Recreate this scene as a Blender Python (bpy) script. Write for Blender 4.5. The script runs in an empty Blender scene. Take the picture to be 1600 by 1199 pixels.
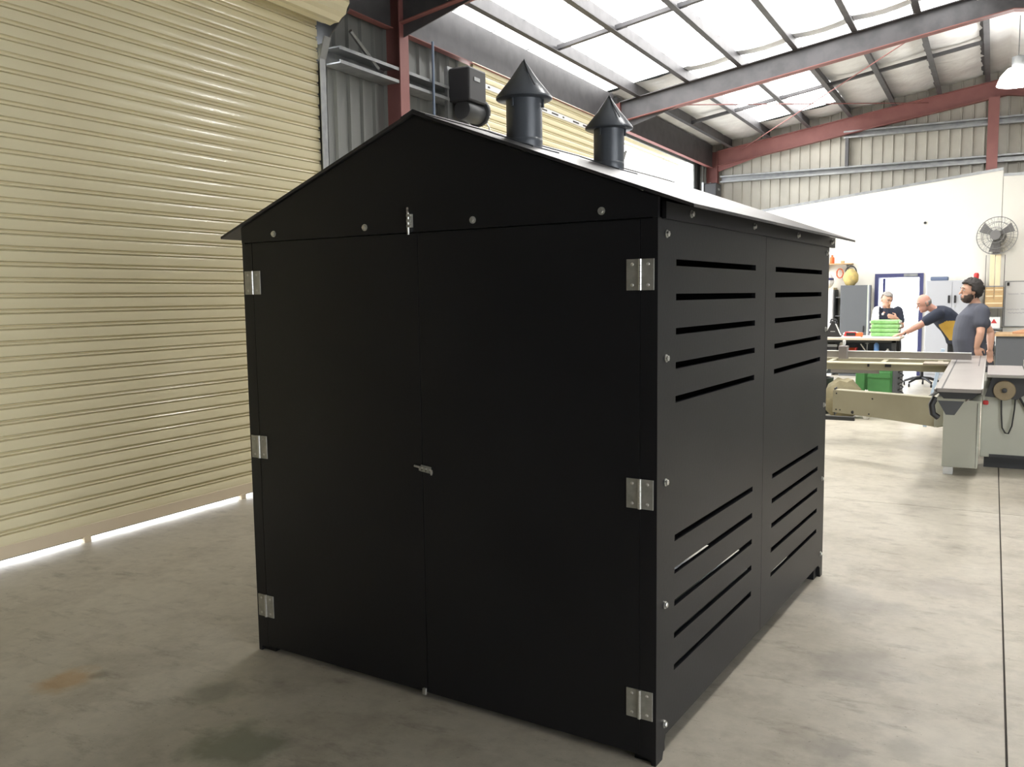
import bpy, bmesh, math, random
from mathutils import Vector, Matrix
random.seed(4)
scene = bpy.context.scene
COL = scene.collection

# ------------------------------------------------------------------ camera
F_PX, PITCH, ROLL, YAW, CAM_H = 1362.35, 0.099691, -0.0127055, -0.5032706, 1.6126
CAM = Vector((0, 0, CAM_H))
_cy, _sy, _cp, _sp = math.cos(YAW), math.sin(YAW), math.cos(PITCH), math.sin(PITCH)
FWD = Vector((_sy * _cp, _cy * _cp, -_sp))
_rt = Vector((_cy, -_sy, 0)); _up = _rt.cross(FWD)
RGT = _rt * math.cos(ROLL) + _up * math.sin(ROLL)
UPV = -_rt * math.sin(ROLL) + _up * math.cos(ROLL)
cam_data = bpy.data.cameras.new('camera'); cam = bpy.data.objects.new('camera', cam_data); COL.objects.link(cam)
cam_data.sensor_width = 36.0; cam_data.lens = F_PX / 1600.0 * 36.0; cam_data.clip_end = 300
m3 = Matrix((RGT, UPV, -FWD)).transposed()
cam.matrix_world = Matrix.Translation(CAM) @ m3.to_4x4()
scene.camera = cam
def ray(px, py): return FWD + RGT * ((px - 800) / F_PX) - UPV * ((py - 599.5) / F_PX)
def at_depth(px, py, z): return CAM + ray(px, py) * z
def on_y(px, py, y): d = ray(px, py); return CAM + d * (y / d.y)
def on_x(px, py, x): d = ray(px, py); return CAM + d * (x / d.x)
def on_z(px, py, z): d = ray(px, py); return CAM + d * ((z - CAM_H) / d.z)

# ------------------------------------------------------------------ world, exposure
SKY = 6.5
SKYLIGHT = 6.0
LAMP_W = 150.0
world = bpy.data.worlds.new('world'); scene.world = world; world.use_nodes = True
bg = world.node_tree.nodes['Background']; bg.inputs[0].default_value = (0.93, 0.96, 1.0, 1); bg.inputs[1].default_value = SKY
vs = scene.view_settings
vs.view_transform = 'Standard'; vs.look = 'None'; vs.gamma = 1.0; vs.use_curve_mapping = False; vs.exposure = 0.36

# ------------------------------------------------------------------ materials
MATS = {}
def mat(name, col, rough=0.5, metal=0.0, spec=0.5, noise=None, bump=None, emit=None, coat=0.0):
    """noise=(scale, other colour, lo, hi); bump=(scale, strength)"""
    if name in MATS: return MATS[name]
    m = bpy.data.materials.new(name); m.use_nodes = True
    nt = m.node_tree; b = nt.nodes['Principled BSDF']
    b.inputs['Base Color'].default_value = (*col, 1); b.inputs['Roughness'].default_value = rough
    b.inputs['Metallic'].default_value = metal; b.inputs['Specular IOR Level'].default_value = spec
    if coat: b.inputs['Coat Weight'].default_value = coat
    tc = nt.nodes.new('ShaderNodeTexCoord')
    if noise:
        n = nt.nodes.new('ShaderNodeTexNoise'); n.inputs['Scale'].default_value = noise[0]; n.inputs['Detail'].default_value = 6
        nt.links.new(tc.outputs['Object'], n.inputs['Vector'])
        r = nt.nodes.new('ShaderNodeValToRGB'); r.color_ramp.elements[0].position = noise[2]; r.color_ramp.elements[1].position = noise[3]
        r.color_ramp.elements[0].color = (*col, 1); r.color_ramp.elements[1].color = (*noise[1], 1)
        nt.links.new(n.outputs['Fac'], r.inputs['Fac']); nt.links.new(r.outputs['Color'], b.inputs['Base Color'])
    if bump:
        n2 = nt.nodes.new('ShaderNodeTexNoise'); n2.inputs['Scale'].default_value = bump[0]; n2.inputs['Detail'].default_value = 5
        nt.links.new(tc.outputs['Object'], n2.inputs['Vector'])
        bp = nt.nodes.new('ShaderNodeBump'); bp.inputs['Strength'].default_value = bump[1]; bp.inputs['Distance'].default_value = 0.02
        nt.links.new(n2.outputs['Fac'], bp.inputs['Height']); nt.links.new(bp.outputs['Normal'], b.inputs['Normal'])
    if emit:
        b.inputs['Emission Color'].default_value = (*emit[0], 1); b.inputs['Emission Strength'].default_value = emit[1]
    MATS[name] = m
    return m

def concrete():
    m = bpy.data.materials.new('polished_concrete'); m.use_nodes = True; nt = m.node_tree; L = nt.links.new
    b = nt.nodes['Principled BSDF']; g = nt.nodes.new('ShaderNodeNewGeometry')
    def noise(scale, detail, rough=0.6):
        n = nt.nodes.new('ShaderNodeTexNoise'); n.inputs['Scale'].default_value = scale; n.inputs['Detail'].default_value = detail
        n.inputs['Roughness'].default_value = rough; L(g.outputs['Position'], n.inputs['Vector']); return n
    def ramp(src, a, c, lo, hi):
        r = nt.nodes.new('ShaderNodeValToRGB'); r.color_ramp.elements[0].position = lo; r.color_ramp.elements[1].position = hi
        r.color_ramp.elements[0].color = (*a, 1); r.color_ramp.elements[1].color = (*c, 1); L(src, r.inputs['Fac']); return r
    def mix(fac, a, c, mode='MIX'):
        x = nt.nodes.new('ShaderNodeMix'); x.data_type = 'RGBA'; x.blend_type = mode
        if isinstance(fac, float): x.inputs['Factor'].default_value = fac
        else: L(fac, x.inputs['Factor'])
        L(a, x.inputs['A'])
        if isinstance(c, tuple): x.inputs['B'].default_value = (*c, 1)
        else: L(c, x.inputs['B'])
        return x.outputs['Result']
    big = ramp(noise(0.55, 4).outputs['Fac'], (0.375, 0.342, 0.275), (0.485, 0.45, 0.378), 0.35, 0.65)
    col = big.outputs['Color']
    blot = ramp(noise(2.6, 7, 0.7).outputs['Fac'], (1.04, 1.04, 1.04), (0.66, 0.635, 0.62), 0.48, 0.72)
    col = mix(0.75, col, blot.outputs['Color'], 'MULTIPLY')
    fine = ramp(noise(16, 6).outputs['Fac'], (0.88, 0.88, 0.88), (1.06, 1.06, 1.05), 0.35, 0.65)
    col = mix(0.6, col, fine.outputs['Color'], 'MULTIPLY')
    speck = ramp(noise(55, 2).outputs['Fac'], (1, 1, 1), (0.45, 0.42, 0.4), 0.69, 0.74)
    col = mix(0.7, col, speck.outputs['Color'], 'MULTIPLY')
    st = nt.nodes.new('ShaderNodeMapping'); st.inputs['Scale'].default_value = (3.2, 8.5, 1); st.inputs['Rotation'].default_value = (0, 0, -.45); L(g.outputs['Position'], st.inputs['Vector'])
    sn = nt.nodes.new('ShaderNodeTexNoise'); sn.inputs['Scale'].default_value = 1.0; sn.inputs['Detail'].default_value = 8; sn.inputs['Roughness'].default_value = .72; L(st.outputs['Vector'], sn.inputs['Vector'])
    sr = ramp(sn.outputs['Fac'], (1.03, 1.03, 1.03), (0.66, 0.64, 0.63), 0.55, 0.68); col = mix(0.8, col, sr.outputs['Color'], 'MULTIPLY')
    # oil and rust stains with shapes of their own
    warp = noise(5.0, 5)
    for (x, y, r, c, s) in [(-2.33, 2.16, 0.20, (0.17, 0.18, 0.13), .8), (-2.05, 2.0, 0.16, (0.19, 0.19, 0.15), .7), (-3.40, 2.23, 0.14, (0.40, 0.23, 0.08), .6), (-3.33, 2.32, 0.07, (0.15, 0.14, 0.10), .6),
                         (-2.75, 2.42, 0.11, (0.2, 0.2, 0.16), .55), (-0.45, 3.9, 0.22, (0.26, 0.24, 0.21), .5), (-0.6, 4.7, 0.28, (0.28, 0.26, 0.23), .5), (-0.15, 5.2, 0.2, (0.3, 0.27, 0.24), .45),
                         (-0.42, 3.1, 0.12, (0.24, 0.22, 0.19), .6), (-0.2, 3.25, 0.1, (0.26, 0.24, 0.2), .5), (-4.3, 4.6, 0.14, (0.28, 0.25, 0.2), .5), (-3.9, 3.9, 0.1, (0.28, 0.25, 0.2), .5), (-0.1, 3.0, .13, (.33,.31,.2), .4), (-0.5, 2.72, .14, (.3,.28,.19), .45)]:
        v = nt.nodes.new('ShaderNodeVectorMath'); v.operation = 'SUBTRACT'; L(g.outputs['Position'], v.inputs[0]); v.inputs[1].default_value = (x, y, 0)
        ln = nt.nodes.new('ShaderNodeVectorMath'); ln.operation = 'LENGTH'; L(v.outputs[0], ln.inputs[0])
        w = nt.nodes.new('ShaderNodeMath'); w.operation = 'MULTIPLY_ADD'; L(warp.outputs['Fac'], w.inputs[0]); w.inputs[1].default_value = r * 2.2; L(ln.outputs['Value'], w.inputs[2])
        mr = nt.nodes.new('ShaderNodeMapRange'); L(w.outputs[0], mr.inputs['Value']); mr.inputs['From Min'].default_value = r * 1.55; mr.inputs['From Max'].default_value = r * 2.15
        mr.inputs['To Min'].default_value = s; mr.inputs['To Max'].default_value = 0.0
        col = mix(mr.outputs['Result'], col, c)
    L(col, b.inputs['Base Color'])
    rr = ramp(noise(3, 5).outputs['Fac'], (0.42,) * 3, (0.62,) * 3, 0.3, 0.7); L(rr.outputs['Color'], b.inputs['Roughness'])
    bp = nt.nodes.new('ShaderNodeBump'); bp.inputs['Strength'].default_value = 0.06; L(noise(40, 4).outputs['Fac'], bp.inputs['Height']); L(bp.outputs['Normal'], b.inputs['Normal'])
    return m
CONCRETE = concrete()
JOINT = mat('joint_dirt', (0.09, 0.08, 0.07), 0.9)
CREAM = mat('cream_door_paint', (0.80, 0.735, 0.50), 0.17, noise=(1.3, (0.76, 0.69, 0.465), 0.35, 0.7))
CREAM2 = mat('cream_bottom_rail', (0.66, 0.56, 0.41), 0.5)
GALV = mat('galvanised_steel', (0.34, 0.35, 0.35), 0.45, 0.6, noise=(9, (0.26, 0.27, 0.28), 0.4, 0.65))
PURL = mat('dark_galvanised_purlin', (0.105, 0.103, 0.11), 0.5, 0.3, noise=(6, (0.08, 0.08, 0.085), 0.4, 0.65))
CLAD = mat('grey_wall_cladding', (0.23, 0.235, 0.225), 0.5, 0.25, noise=(3, (0.19, 0.195, 0.19), 0.4, 0.7))
CLADE = mat('cream_grey_end_cladding', (0.48, 0.46, 0.40), 0.55, 0.05, noise=(3, (0.41, 0.39, 0.34), 0.4, 0.7))
RED = mat('red_oxide_primer', (0.28, 0.112, 0.102), 0.6, noise=(5, (0.24, 0.092, 0.085), 0.4, 0.7))
FOIL = mat('silver_foil_insulation', (0.92, 0.92, 0.91), 0.40, 0.15, noise=(2.2, (0.80, 0.79, 0.78), 0.4, 0.65), bump=(7, 0.9))
SKYM = mat('translucent_sheet_foil_glare', (0.9, 0.9, 0.88), 0.5, emit=((1.0, 0.985, 0.96), SKYLIGHT))
WHITEW = mat('white_wall_paint', (0.83, 0.81, 0.74), 0.7, noise=(1.2, (0.80, 0.78, 0.71), 0.4, 0.7))
BLACK = mat('black_moulded_board', (0.009, 0.0093, 0.0115), 0.38, 0, 0.32, noise=(2, (0.0125, 0.0128, 0.015), 0.4, 0.7), bump=(60, 0.02))
BLACKROOF = mat('black_satin_roof_board', (0.03, 0.03, 0.032), 0.36, 0, 0.4, noise=(5, (0.07, 0.06, 0.055), 0.45, 0.7), bump=(6, 0.25))
PIPE = mat('blue_black_painted_flue', (0.085, 0.095, 0.11), 0.34, 0.15, 0.6)
STEEL = mat('stainless_steel', (0.68, 0.68, 0.65), 0.28, 0.9)
HINGEM = mat('zinc_hinge_plate', (0.46, 0.46, 0.42), 0.45, 0.6, noise=(30, (0.36, 0.36, 0.32), 0.4, 0.7))
DARK = mat('dark_grey_machine_paint', (0.045, 0.047, 0.05), 0.5)
BLK = mat('black_plastic', (0.02, 0.02, 0.022), 0.5)

# ------------------------------------------------------------------ mesh builder
class MB:
    def __init__(s): s.v = []; s.f = []
    def add(s, vs, fs):
        o = len(s.v); s.v += [tuple(v) for v in vs]; s.f += [tuple(i + o for i in f) for f in fs]; return s
    def box(s, x0, x1, y0, y1, z0, z1):
        return s.add([(x0, y0, z0), (x1, y0, z0), (x1, y1, z0), (x0, y1, z0), (x0, y0, z1), (x1, y0, z1), (x1, y1, z1), (x0, y1, z1)],
                     [(3, 2, 1, 0), (4, 5, 6, 7), (0, 1, 5, 4), (1, 2, 6, 5), (2, 3, 7, 6), (3, 0, 4, 7)])
    def prism(s, poly, axis, a0, a1):
        """poly: 2-D outline; axis 'x': (y,z), 'y': (x,z), 'z': (x,y)"""
        f = {'x': lambda p, a: (a, p[0], p[1]), 'y': lambda p, a: (p[0], a, p[1]), 'z': lambda p, a: (p[0], p[1], a)}[axis]
        n = len(poly); vs = [f(p, a0) for p in poly] + [f(p, a1) for p in poly]
        return s.add(vs, [tuple(range(n)), tuple(range(2 * n - 1, n - 1, -1))] + [(i, n + i, n + (i + 1) % n, (i + 1) % n) for i in range(n)])
    def lathe(s, prof, n=24, c=(0, 0, 0), axis='z', cap=True):
        base = len(s.v); vs = []
        for (r, h) in prof:
            for k in range(n):
                a = 2 * math.pi * k / n; u, w = r * math.cos(a), r * math.sin(a)
                vs.append({'z': (c[0] + u, c[1] + w, c[2] + h), 'x': (c[0] + h, c[1] + u, c[2] + w), 'y': (c[0] + u, c[1] + h, c[2] + w)}[axis])
        fs = []
        for i in range(len(prof) - 1):
            for k in range(n): fs.append((i * n + k, i * n + (k + 1) % n, (i + 1) * n + (k + 1) % n, (i + 1) * n + k))
        if cap: fs.append(tuple(range(n - 1, -1, -1))); fs.append(tuple((len(prof) - 1) * n + k for k in range(n)))
        return s.add(vs, fs)
    def tube(s, pts, rad, n=8, closed=False):
        pts = [Vector(p) for p in pts]; m = len(pts); rr = rad if isinstance(rad, (list, tuple)) else [rad] * m
        t0 = (pts[1] - pts[0]).normalized(); ref = Vector((0, 0, 1)) if abs(t0.z) < .9 else Vector((1, 0, 0))
        nx = t0.cross(ref).normalized(); vs = []
        for i in range(m):
            if closed: t = (pts[(i + 1) % m] - pts[i - 1]).normalized()
            else: t = ((pts[min(i + 1, m - 1)] - pts[max(i - 1, 0)])).normalized()
            nx = (nx - t * nx.dot(t)).normalized(); ny = t.cross(nx)
            for k in range(n):
                a = 2 * math.pi * k / n; vs.append(pts[i] + (nx * math.cos(a) + ny * math.sin(a)) * rr[i])
        fs = []
        for i in range(m if closed else m - 1):
            j = (i + 1) % m
            for k in range(n): fs.append((i * n + k, i * n + (k + 1) % n, j * n + (k + 1) % n, j * n + k))
        if not closed: fs += [tuple(range(n - 1, -1, -1)), tuple((m - 1) * n + k for k in range(n))]
        return s.add(vs, fs)
    def ball(s, c, r, u=14, w=9, fr=None):
        """ellipsoid; fr = (side, forward, up) frame"""
        c = Vector(c); r = (r, r, r) if not isinstance(r, (tuple, list)) else r
        fr = fr or (Vector((1, 0, 0)), Vector((0, 1, 0)), Vector((0, 0, 1))); vs = [c - fr[2] * r[2]]
        for i in range(1, w):
            a = -math.pi / 2 + math.pi * i / w
            for k in range(u):
                b = 2 * math.pi * k / u
                vs.append(c + fr[0] * (r[0] * math.cos(a) * math.cos(b)) + fr[1] * (r[1] * math.cos(a) * math.sin(b)) + fr[2] * (r[2] * math.sin(a)))
        vs.append(c + fr[2] * r[2]); fs = [(0, 1 + (k + 1) % u, 1 + k) for k in range(u)]
        for i in range(w - 2):
            for k in range(u): fs.append((1 + i * u + k, 1 + i * u + (k + 1) % u, 1 + (i + 1) * u + (k + 1) % u, 1 + (i + 1) * u + k))
        t = len(vs) - 1; o = 1 + (w - 2) * u
        fs += [(o + k, o + (k + 1) % u, t) for k in range(u)]
        return s.add(vs, fs)
    def loft(s, rings):
        n = len(rings[0]); vs = [p for r in rings for p in r]; fs = []
        for i in range(len(rings) - 1):
            for k in range(n): fs.append((i * n + k, i * n + (k + 1) % n, (i + 1) * n + (k + 1) % n, (i + 1) * n + k))
        fs += [tuple(range(n - 1, -1, -1)), tuple((len(rings) - 1) * n + k for k in range(n))]
        return s.add(vs, fs)
    def xf(s, M): s.v = [tuple(M @ Vector(v)) for v in s.v]; return s
    def mesh(s, name, material, smooth=False):
        me = bpy.data.meshes.new(name); me.from_pydata(s.v, [], s.f); me.materials.append(material)
        bm = bmesh.new(); bm.from_mesh(me); bmesh.ops.recalc_face_normals(bm, faces=bm.faces); bm.to_mesh(me); bm.free()
        if smooth:
            me.polygons.foreach_set('use_smooth', [True] * len(me.polygons))
            try: me.set_sharp_from_angle(angle=math.radians(40))
            except Exception: pass
        me.update(); return me
    def build(s, name, material, parent=None, smooth=False, bevel=0.0):
        o = bpy.data.objects.new(name, s.mesh(name, material, smooth)); COL.objects.link(o)
        if parent is not None: o.parent = parent
        if bevel:
            b = o.modifiers.new('bevel', 'BEVEL'); b.width = bevel; b.segments = 2; b.limit_method = 'ANGLE'
        return o
def inst(me, name, parent, loc=(0, 0, 0), rot=(0, 0, 0), scale=(1, 1, 1)):
    o = bpy.data.objects.new(name, me); COL.objects.link(o); o.parent = parent; o.location = loc; o.rotation_euler = rot; o.scale = scale; return o
def empty(name, loc=(0, 0, 0), rz=0.0):
    o = bpy.data.objects.new(name, None); COL.objects.link(o); o.location = loc; o.rotation_euler = (0, 0, rz); o.empty_display_size = .1; return o
def tag(o, label, cat, group=None):
    o['label'] = label; o['category'] = cat
    if group: o['group'] = group
    return o
def struct(o, label=None, cat=None):
    o['kind'] = 'structure'
    if label: o['label'] = label
    if cat: o['category'] = cat
    return o
def box(name, m, parent, a, bevel=0.0): return MB().box(*a).build(name, m, parent, bevel=bevel)

# ------------------------------------------------------------------ building dimensions
XD = -5.30            # roller door curtain plane
XR = 0.10             # ridge
SLOPE = 0.158
def rb(x): return 4.31 + SLOPE * ((x if x <= XR else 2 * XR - x) + 5.1)     # rafter bottom
RAFT = 0.31; PUR = 0.20
def deck(x): return rb(x) + RAFT + PUR
Y1, Y2, Y3 = 7.32, 13.1, 18.6
XC = -5.20            # inner face of the columns
YN, YF = -4.0, 18.85
XRW = 5.6
PX = [-4.94 + .78 * k for k in range(7)]; PXR = [2 * XR - x for x in PX]

# floor: slabs parted by saw-cut joints
floor = struct(MB().box(-5.6, XRW, YN, YF, -0.12, -0.02).build('floor', JOINT), 'pale stained concrete workshop floor in sawn slabs', 'floor')
xs = [-5.6, -2.75 - 2.9, XR, 5.6]; xs = [-5.6, XR, 5.6]; ys = [YN, 1.2, 7.12, 13.05, YF]
for i in range(2):
    for j in range(4):
        MB().box(xs[i] + .004, xs[i + 1] - .004, ys[j] + .003, ys[j + 1] - .003, -0.03, 0).build('slab', CONCRETE, floor)
apron = struct(MB().box(-30, -5.62, -20, 40, -.2, -.02).build('ground', mat('outdoor_concrete', (.6, .59, .56), .8)), 'bright concrete apron outside the roller doors', 'ground')
apron2 = struct(MB().box(-12, 12, YF + .05, 40, -.2, -.02).build('ground', MATS['outdoor_concrete']), 'bright concrete yard outside the open back door', 'ground')

# ---------------- ceiling: foil sheets, translucent sheets, rafters, purlins
ceiling = struct(empty('ceiling', (XR, 7, 5)), 'pitched steel shed roof with foil lining and translucent sheets', 'ceiling')
ceiling.location = (0, 0, 0)
def roof_sheet(name, m, x0, x1, y0, y1, sag=0.0):
    cuts = sorted(set([x0, x1] + [p for p in PX + PXR + [XR] if x0 < p < x1])); xsub = []
    for a, c in zip(cuts[:-1], cuts[1:]):
        for k in range(4): xsub.append((a + (c - a) * k / 4, math.sin(math.pi * k / 4)))
    xsub.append((x1, 0)); ny = 5; g = MB(); vs = []; fs = []
    for i, (x, s_) in enumerate(xsub):
        for j in range(ny + 1):
            y = y0 + (y1 - y0) * j / ny
            jit = random.uniform(-1, 1) * sag * .45 if sag and 0 < j < ny else 0
            vs.append((x, y, deck(x) - sag * s_ + jit))
    for i in range(len(xsub) - 1):
        for j in range(ny): a = i * (ny + 1) + j; fs.append((a, a + 1, a + ny + 2, a + ny + 1))
    o = g.add(vs, fs).build(name, m, ceiling, smooth=bool(sag)); return o
LE, RE = -5.55, XRW
strips = []   # (y0, y1, [(x0, x1) of glowing parts])
strips += [(-4.0 + 1.4 * k, -4.0 + 1.4 * (k + 1), []) for k in range(8)]
strips += [(7.2, 7.6, [])]
strips += [(7.6 + .9 * k, 8.5 + .9 * k, [(-5.42, -1.82)] + ([(.46, 2.02)] if k in (2, 3) else [])) for k in range(5)]  # sheets run out over the eave foil, emission standing in for its glare
strips += [(12.1, 12.98, [(-5.42, -.26)]), (12.98, 13.22, []), (13.22, 14.2, [(-4.16, -.26)])]
strips += [(14.2 + .9 * k, 15.1 + .9 * k, [(-4.16, -2.6)] if k < 4 else []) for k in range(4)] + [(17.8, YF, [])]
for (a, c, sk) in strips:
    x = LE
    for (s0, s1) in sk:
        if s0 > x: roof_sheet('foil_sheet', FOIL, x, s0, a, c, .035)
        roof_sheet('skylight_glare_sheet', SKYM, s0, s1, a + .02, c - .02)
        x = s1
    roof_sheet('foil_sheet', FOIL, x, RE, a, c, .035)
# roof skin above everything, keeps the sky out of sheet laps
g = MB()
for (xa, xb) in ((-5.8, XR), (XR, 5.9)):
    g.add([(xa, YN - .1, deck(xa) + .06), (xb, YN - .1, deck(xb) + .06), (xb, YF + .1, deck(xb) + .06), (xa, YF + .1, deck(xa) + .06)], [(0, 1, 2, 3)])
g.build('roof_cladding', GALV, ceiling)
def rafter(y, name='rafter', m=PURL, flange=RED):
    for (xa, xb) in ((XC, XR), (XR, 5.4)):
        r = MB()
        r.add([(xa, y - .006, rb(xa)), (xb, y - .006, rb(xb)), (xb, y - .006, rb(xb) + RAFT), (xa, y - .006, rb(xa) + RAFT),
               (xa, y + .006, rb(xa)), (xb, y + .006, rb(xb)), (xb, y + .006, rb(xb) + RAFT), (xa, y + .006, rb(xa) + RAFT)],
              [(0, 1, 2, 3), (4, 7, 6, 5), (0, 4, 5, 1), (3, 2, 6, 7), (0, 3, 7, 4), (1, 5, 6, 2)])
        o = r.build(name, m, ceiling)
        for dz in (0, RAFT - .012):
            MB().add([(xa, y - .075, rb(xa) + dz), (xb, y - .075, rb(xb) + dz), (xb, y + .075, rb(xb) + dz), (xa, y + .075, rb(xa) + dz),
                   (xa, y - .075, rb(xa) + dz + .012), (xb, y - .075, rb(xb) + dz + .012), (xb, y + .075, rb(xb) + dz + .012), (xa, y + .075, rb(xa) + dz + .012)],
                  [(0, 1, 2, 3), (4, 7, 6, 5), (0, 1, 5, 4), (1, 2, 6, 5), (2, 3, 7, 6), (3, 0, 4, 7)]).build('flange', flange if dz == 0 else m, o)
rafter(1.2); rafter(Y1); rafter(Y2); rafter(Y3, m=RED)
# knee haunches
for y, m in ((Y1, PURL), (Y2, PURL), (Y3, RED)):
    MB().prism([(XC, rb(XC)), (-4.3, rb(-4.3)), (XC, rb(XC) - .12)], 'y', y - .006, y + .006).build('haunch', m, ceiling)
for px_ in PX + PXR:
    up = 1 if px_ < XR else -1
    for (ya, yb) in ((YN, Y1), (Y1, Y2), (Y2, YF)):
        z = rb(px_) + RAFT
        MB().prism([(px_ - .006, z), (px_ + .075, z), (px_ + .075, z + .012), (px_ + .006, z + .012), (px_ + .006, z + PUR - .004), (px_ - .075, z + PUR - .004), (px_ - .075, z + PUR - .016), (px_ - .006, z + PUR - .016)], 'y', ya + .002, yb - .002).build('purlin', PURL, ceiling)
# bridging between purlins
for yb_ in (10.25, 15.85, 4.2):
    for a, c in zip(PX[:-1], PX[1:]):
        zA, zB = rb(a) + RAFT + .05, rb(c) + RAFT + .05
        MB().add([(a + .02, yb_ - .035, zA), (c - .02, yb_ - .035, zB), (c - .02, yb_ + .035, zB), (a + .02, yb_ + .035, zA), (a + .02, yb_ - .035, zA + .05), (c - .02, yb_ - .035, zB + .05), (c - .02, yb_ + .035, zB + .05), (a + .02, yb_ + .035, zA + .05)],
                 [(0, 1, 2, 3), (4, 7, 6, 5), (0, 1, 5, 4), (1, 2, 6, 5), (2, 3, 7, 6), (3, 0, 4, 7)]).build('bridging', PURL, ceiling)
for (p0, p1) in (((-4.7, Y3 - .1, rb(-4.7) + .2), (-.9, Y2 + .1, rb(-.9) + .12)), ((-4.5, Y2 + .1, rb(-4.5) + .1), (-1.2, Y3 - .1, rb(-1.2) + .2))):
    MB().tube([p0, p1], .009, 6).build('tie_rod', RED, ceiling)

# ---------------- left wall with columns, girts, cladding
wall_left = struct(empty('wall_left', (-5.45, 7, 0)), 'grey ribbed steel side wall with red columns', 'wall'); wall_left.location = (0, 0, 0)
def clad_mesh(pitch, h, m, name):
    d = .028; pr = [(0, 0), (pitch * .62, 0), (pitch * .70, d), (pitch * .92, d), (pitch, 0)]
    g = MB(); vs = [(x, y, 0) for x, y in pr] + [(x, y, h) for x, y in pr]
    g.add(vs, [(i, i + 1, i + 6, i + 5) for i in range(4)]); return g.mesh(name, m)
CL = clad_mesh(.19, 1.0, CLAD, 'cladding_panel')
for (ya, yb, z0, z1) in ((YN, 0.05, 0, 4.8), (6.2, 8.72, 0, 4.8), (12.78, 13.26, 0, 4.8), (18.12, YF, 0, 4.8), (0.05, 6.2, 4.0, 4.8), (8.72, 12.78, 4.3, 4.8), (13.26, 18.12, 4.3, 4.8)):
    n = max(1, round((yb - ya) / .19)); sx = (yb - ya) / n / .19
    for k in range(n): inst(CL, 'cladding_panel', wall_left, (-5.44, ya + k * (yb - ya) / n, z0), (0, 0, math.pi / 2), (sx, -1, z1 - z0))
for (ya, yb, z0, z1) in ((YN, 0.05, 0, 4.8), (6.2, 8.72, 0, 4.8), (12.78, 13.26, 0, 4.8), (18.12, YF, 0, 4.8), (0.05, 6.2, 4.0, 4.8), (8.72, 12.78, 4.3, 4.8), (13.26, 18.12, 4.3, 4.8)):
    box('outer_sheet', CLAD, wall_left, (-5.60, -5.57, ya, yb, z0, z1 + .15))
def column(x0, x1, y, z1, m, parent):
    o = box('column', m, parent, (x0 + .01, x1 - .01, y - .006, y + .006, 0, z1))
    box('flange', m, o, (x0, x0 + .012, y - .075, y + .075, 0, z1)); box('flange', m, o, (x1 - .012, x1, y - .075, y + .075, 0, z1))
    return o
for y in (1.2 - 1.0 - .45, Y1, Y2, Y3): column(-5.52, XC, y, rb(XC) + .3, RED, wall_left)
for (ya, yb) in ((6.35, Y1 - .08), (Y1 + .08, 8.6), (12.85, Y2 - .08)):
    for z in (1.3, 2.6, 3.72):
        if ya > 12 and z > 3: continue
        g_ = MB().prism([(-5.41, z), (-5.21, z), (-5.21, z + .03), (-5.22, z + .03), (-5.22, z + .012), (-5.40, z + .012), (-5.40, z + .138), (-5.22, z + .138), (-5.22, z + .12), (-5.21, z + .12), (-5.21, z + .15), (-5.41, z + .15)], 'y', ya, yb).build('girt', GALV, wall_left)
MB().tube([(-5.25, 6.55, 4.05), (-5.25, 6.95, 3.80)], .022, 6).build('brace', GALV, wall_left)
# eave beams at the head of the wall
for (ya, yb) in ((YN, Y1 - .08), (Y1 + .08, Y2 - .08), (Y2 + .08, Y3 - .08)):
    e = box('eave_beam', PURL, wall_left, (-5.36, -5.34 + .04, ya, yb, 4.26, 4.72))
    box('flange', RED, e, (-5.36, -5.27, ya, yb, 4.252, 4.26))

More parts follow.
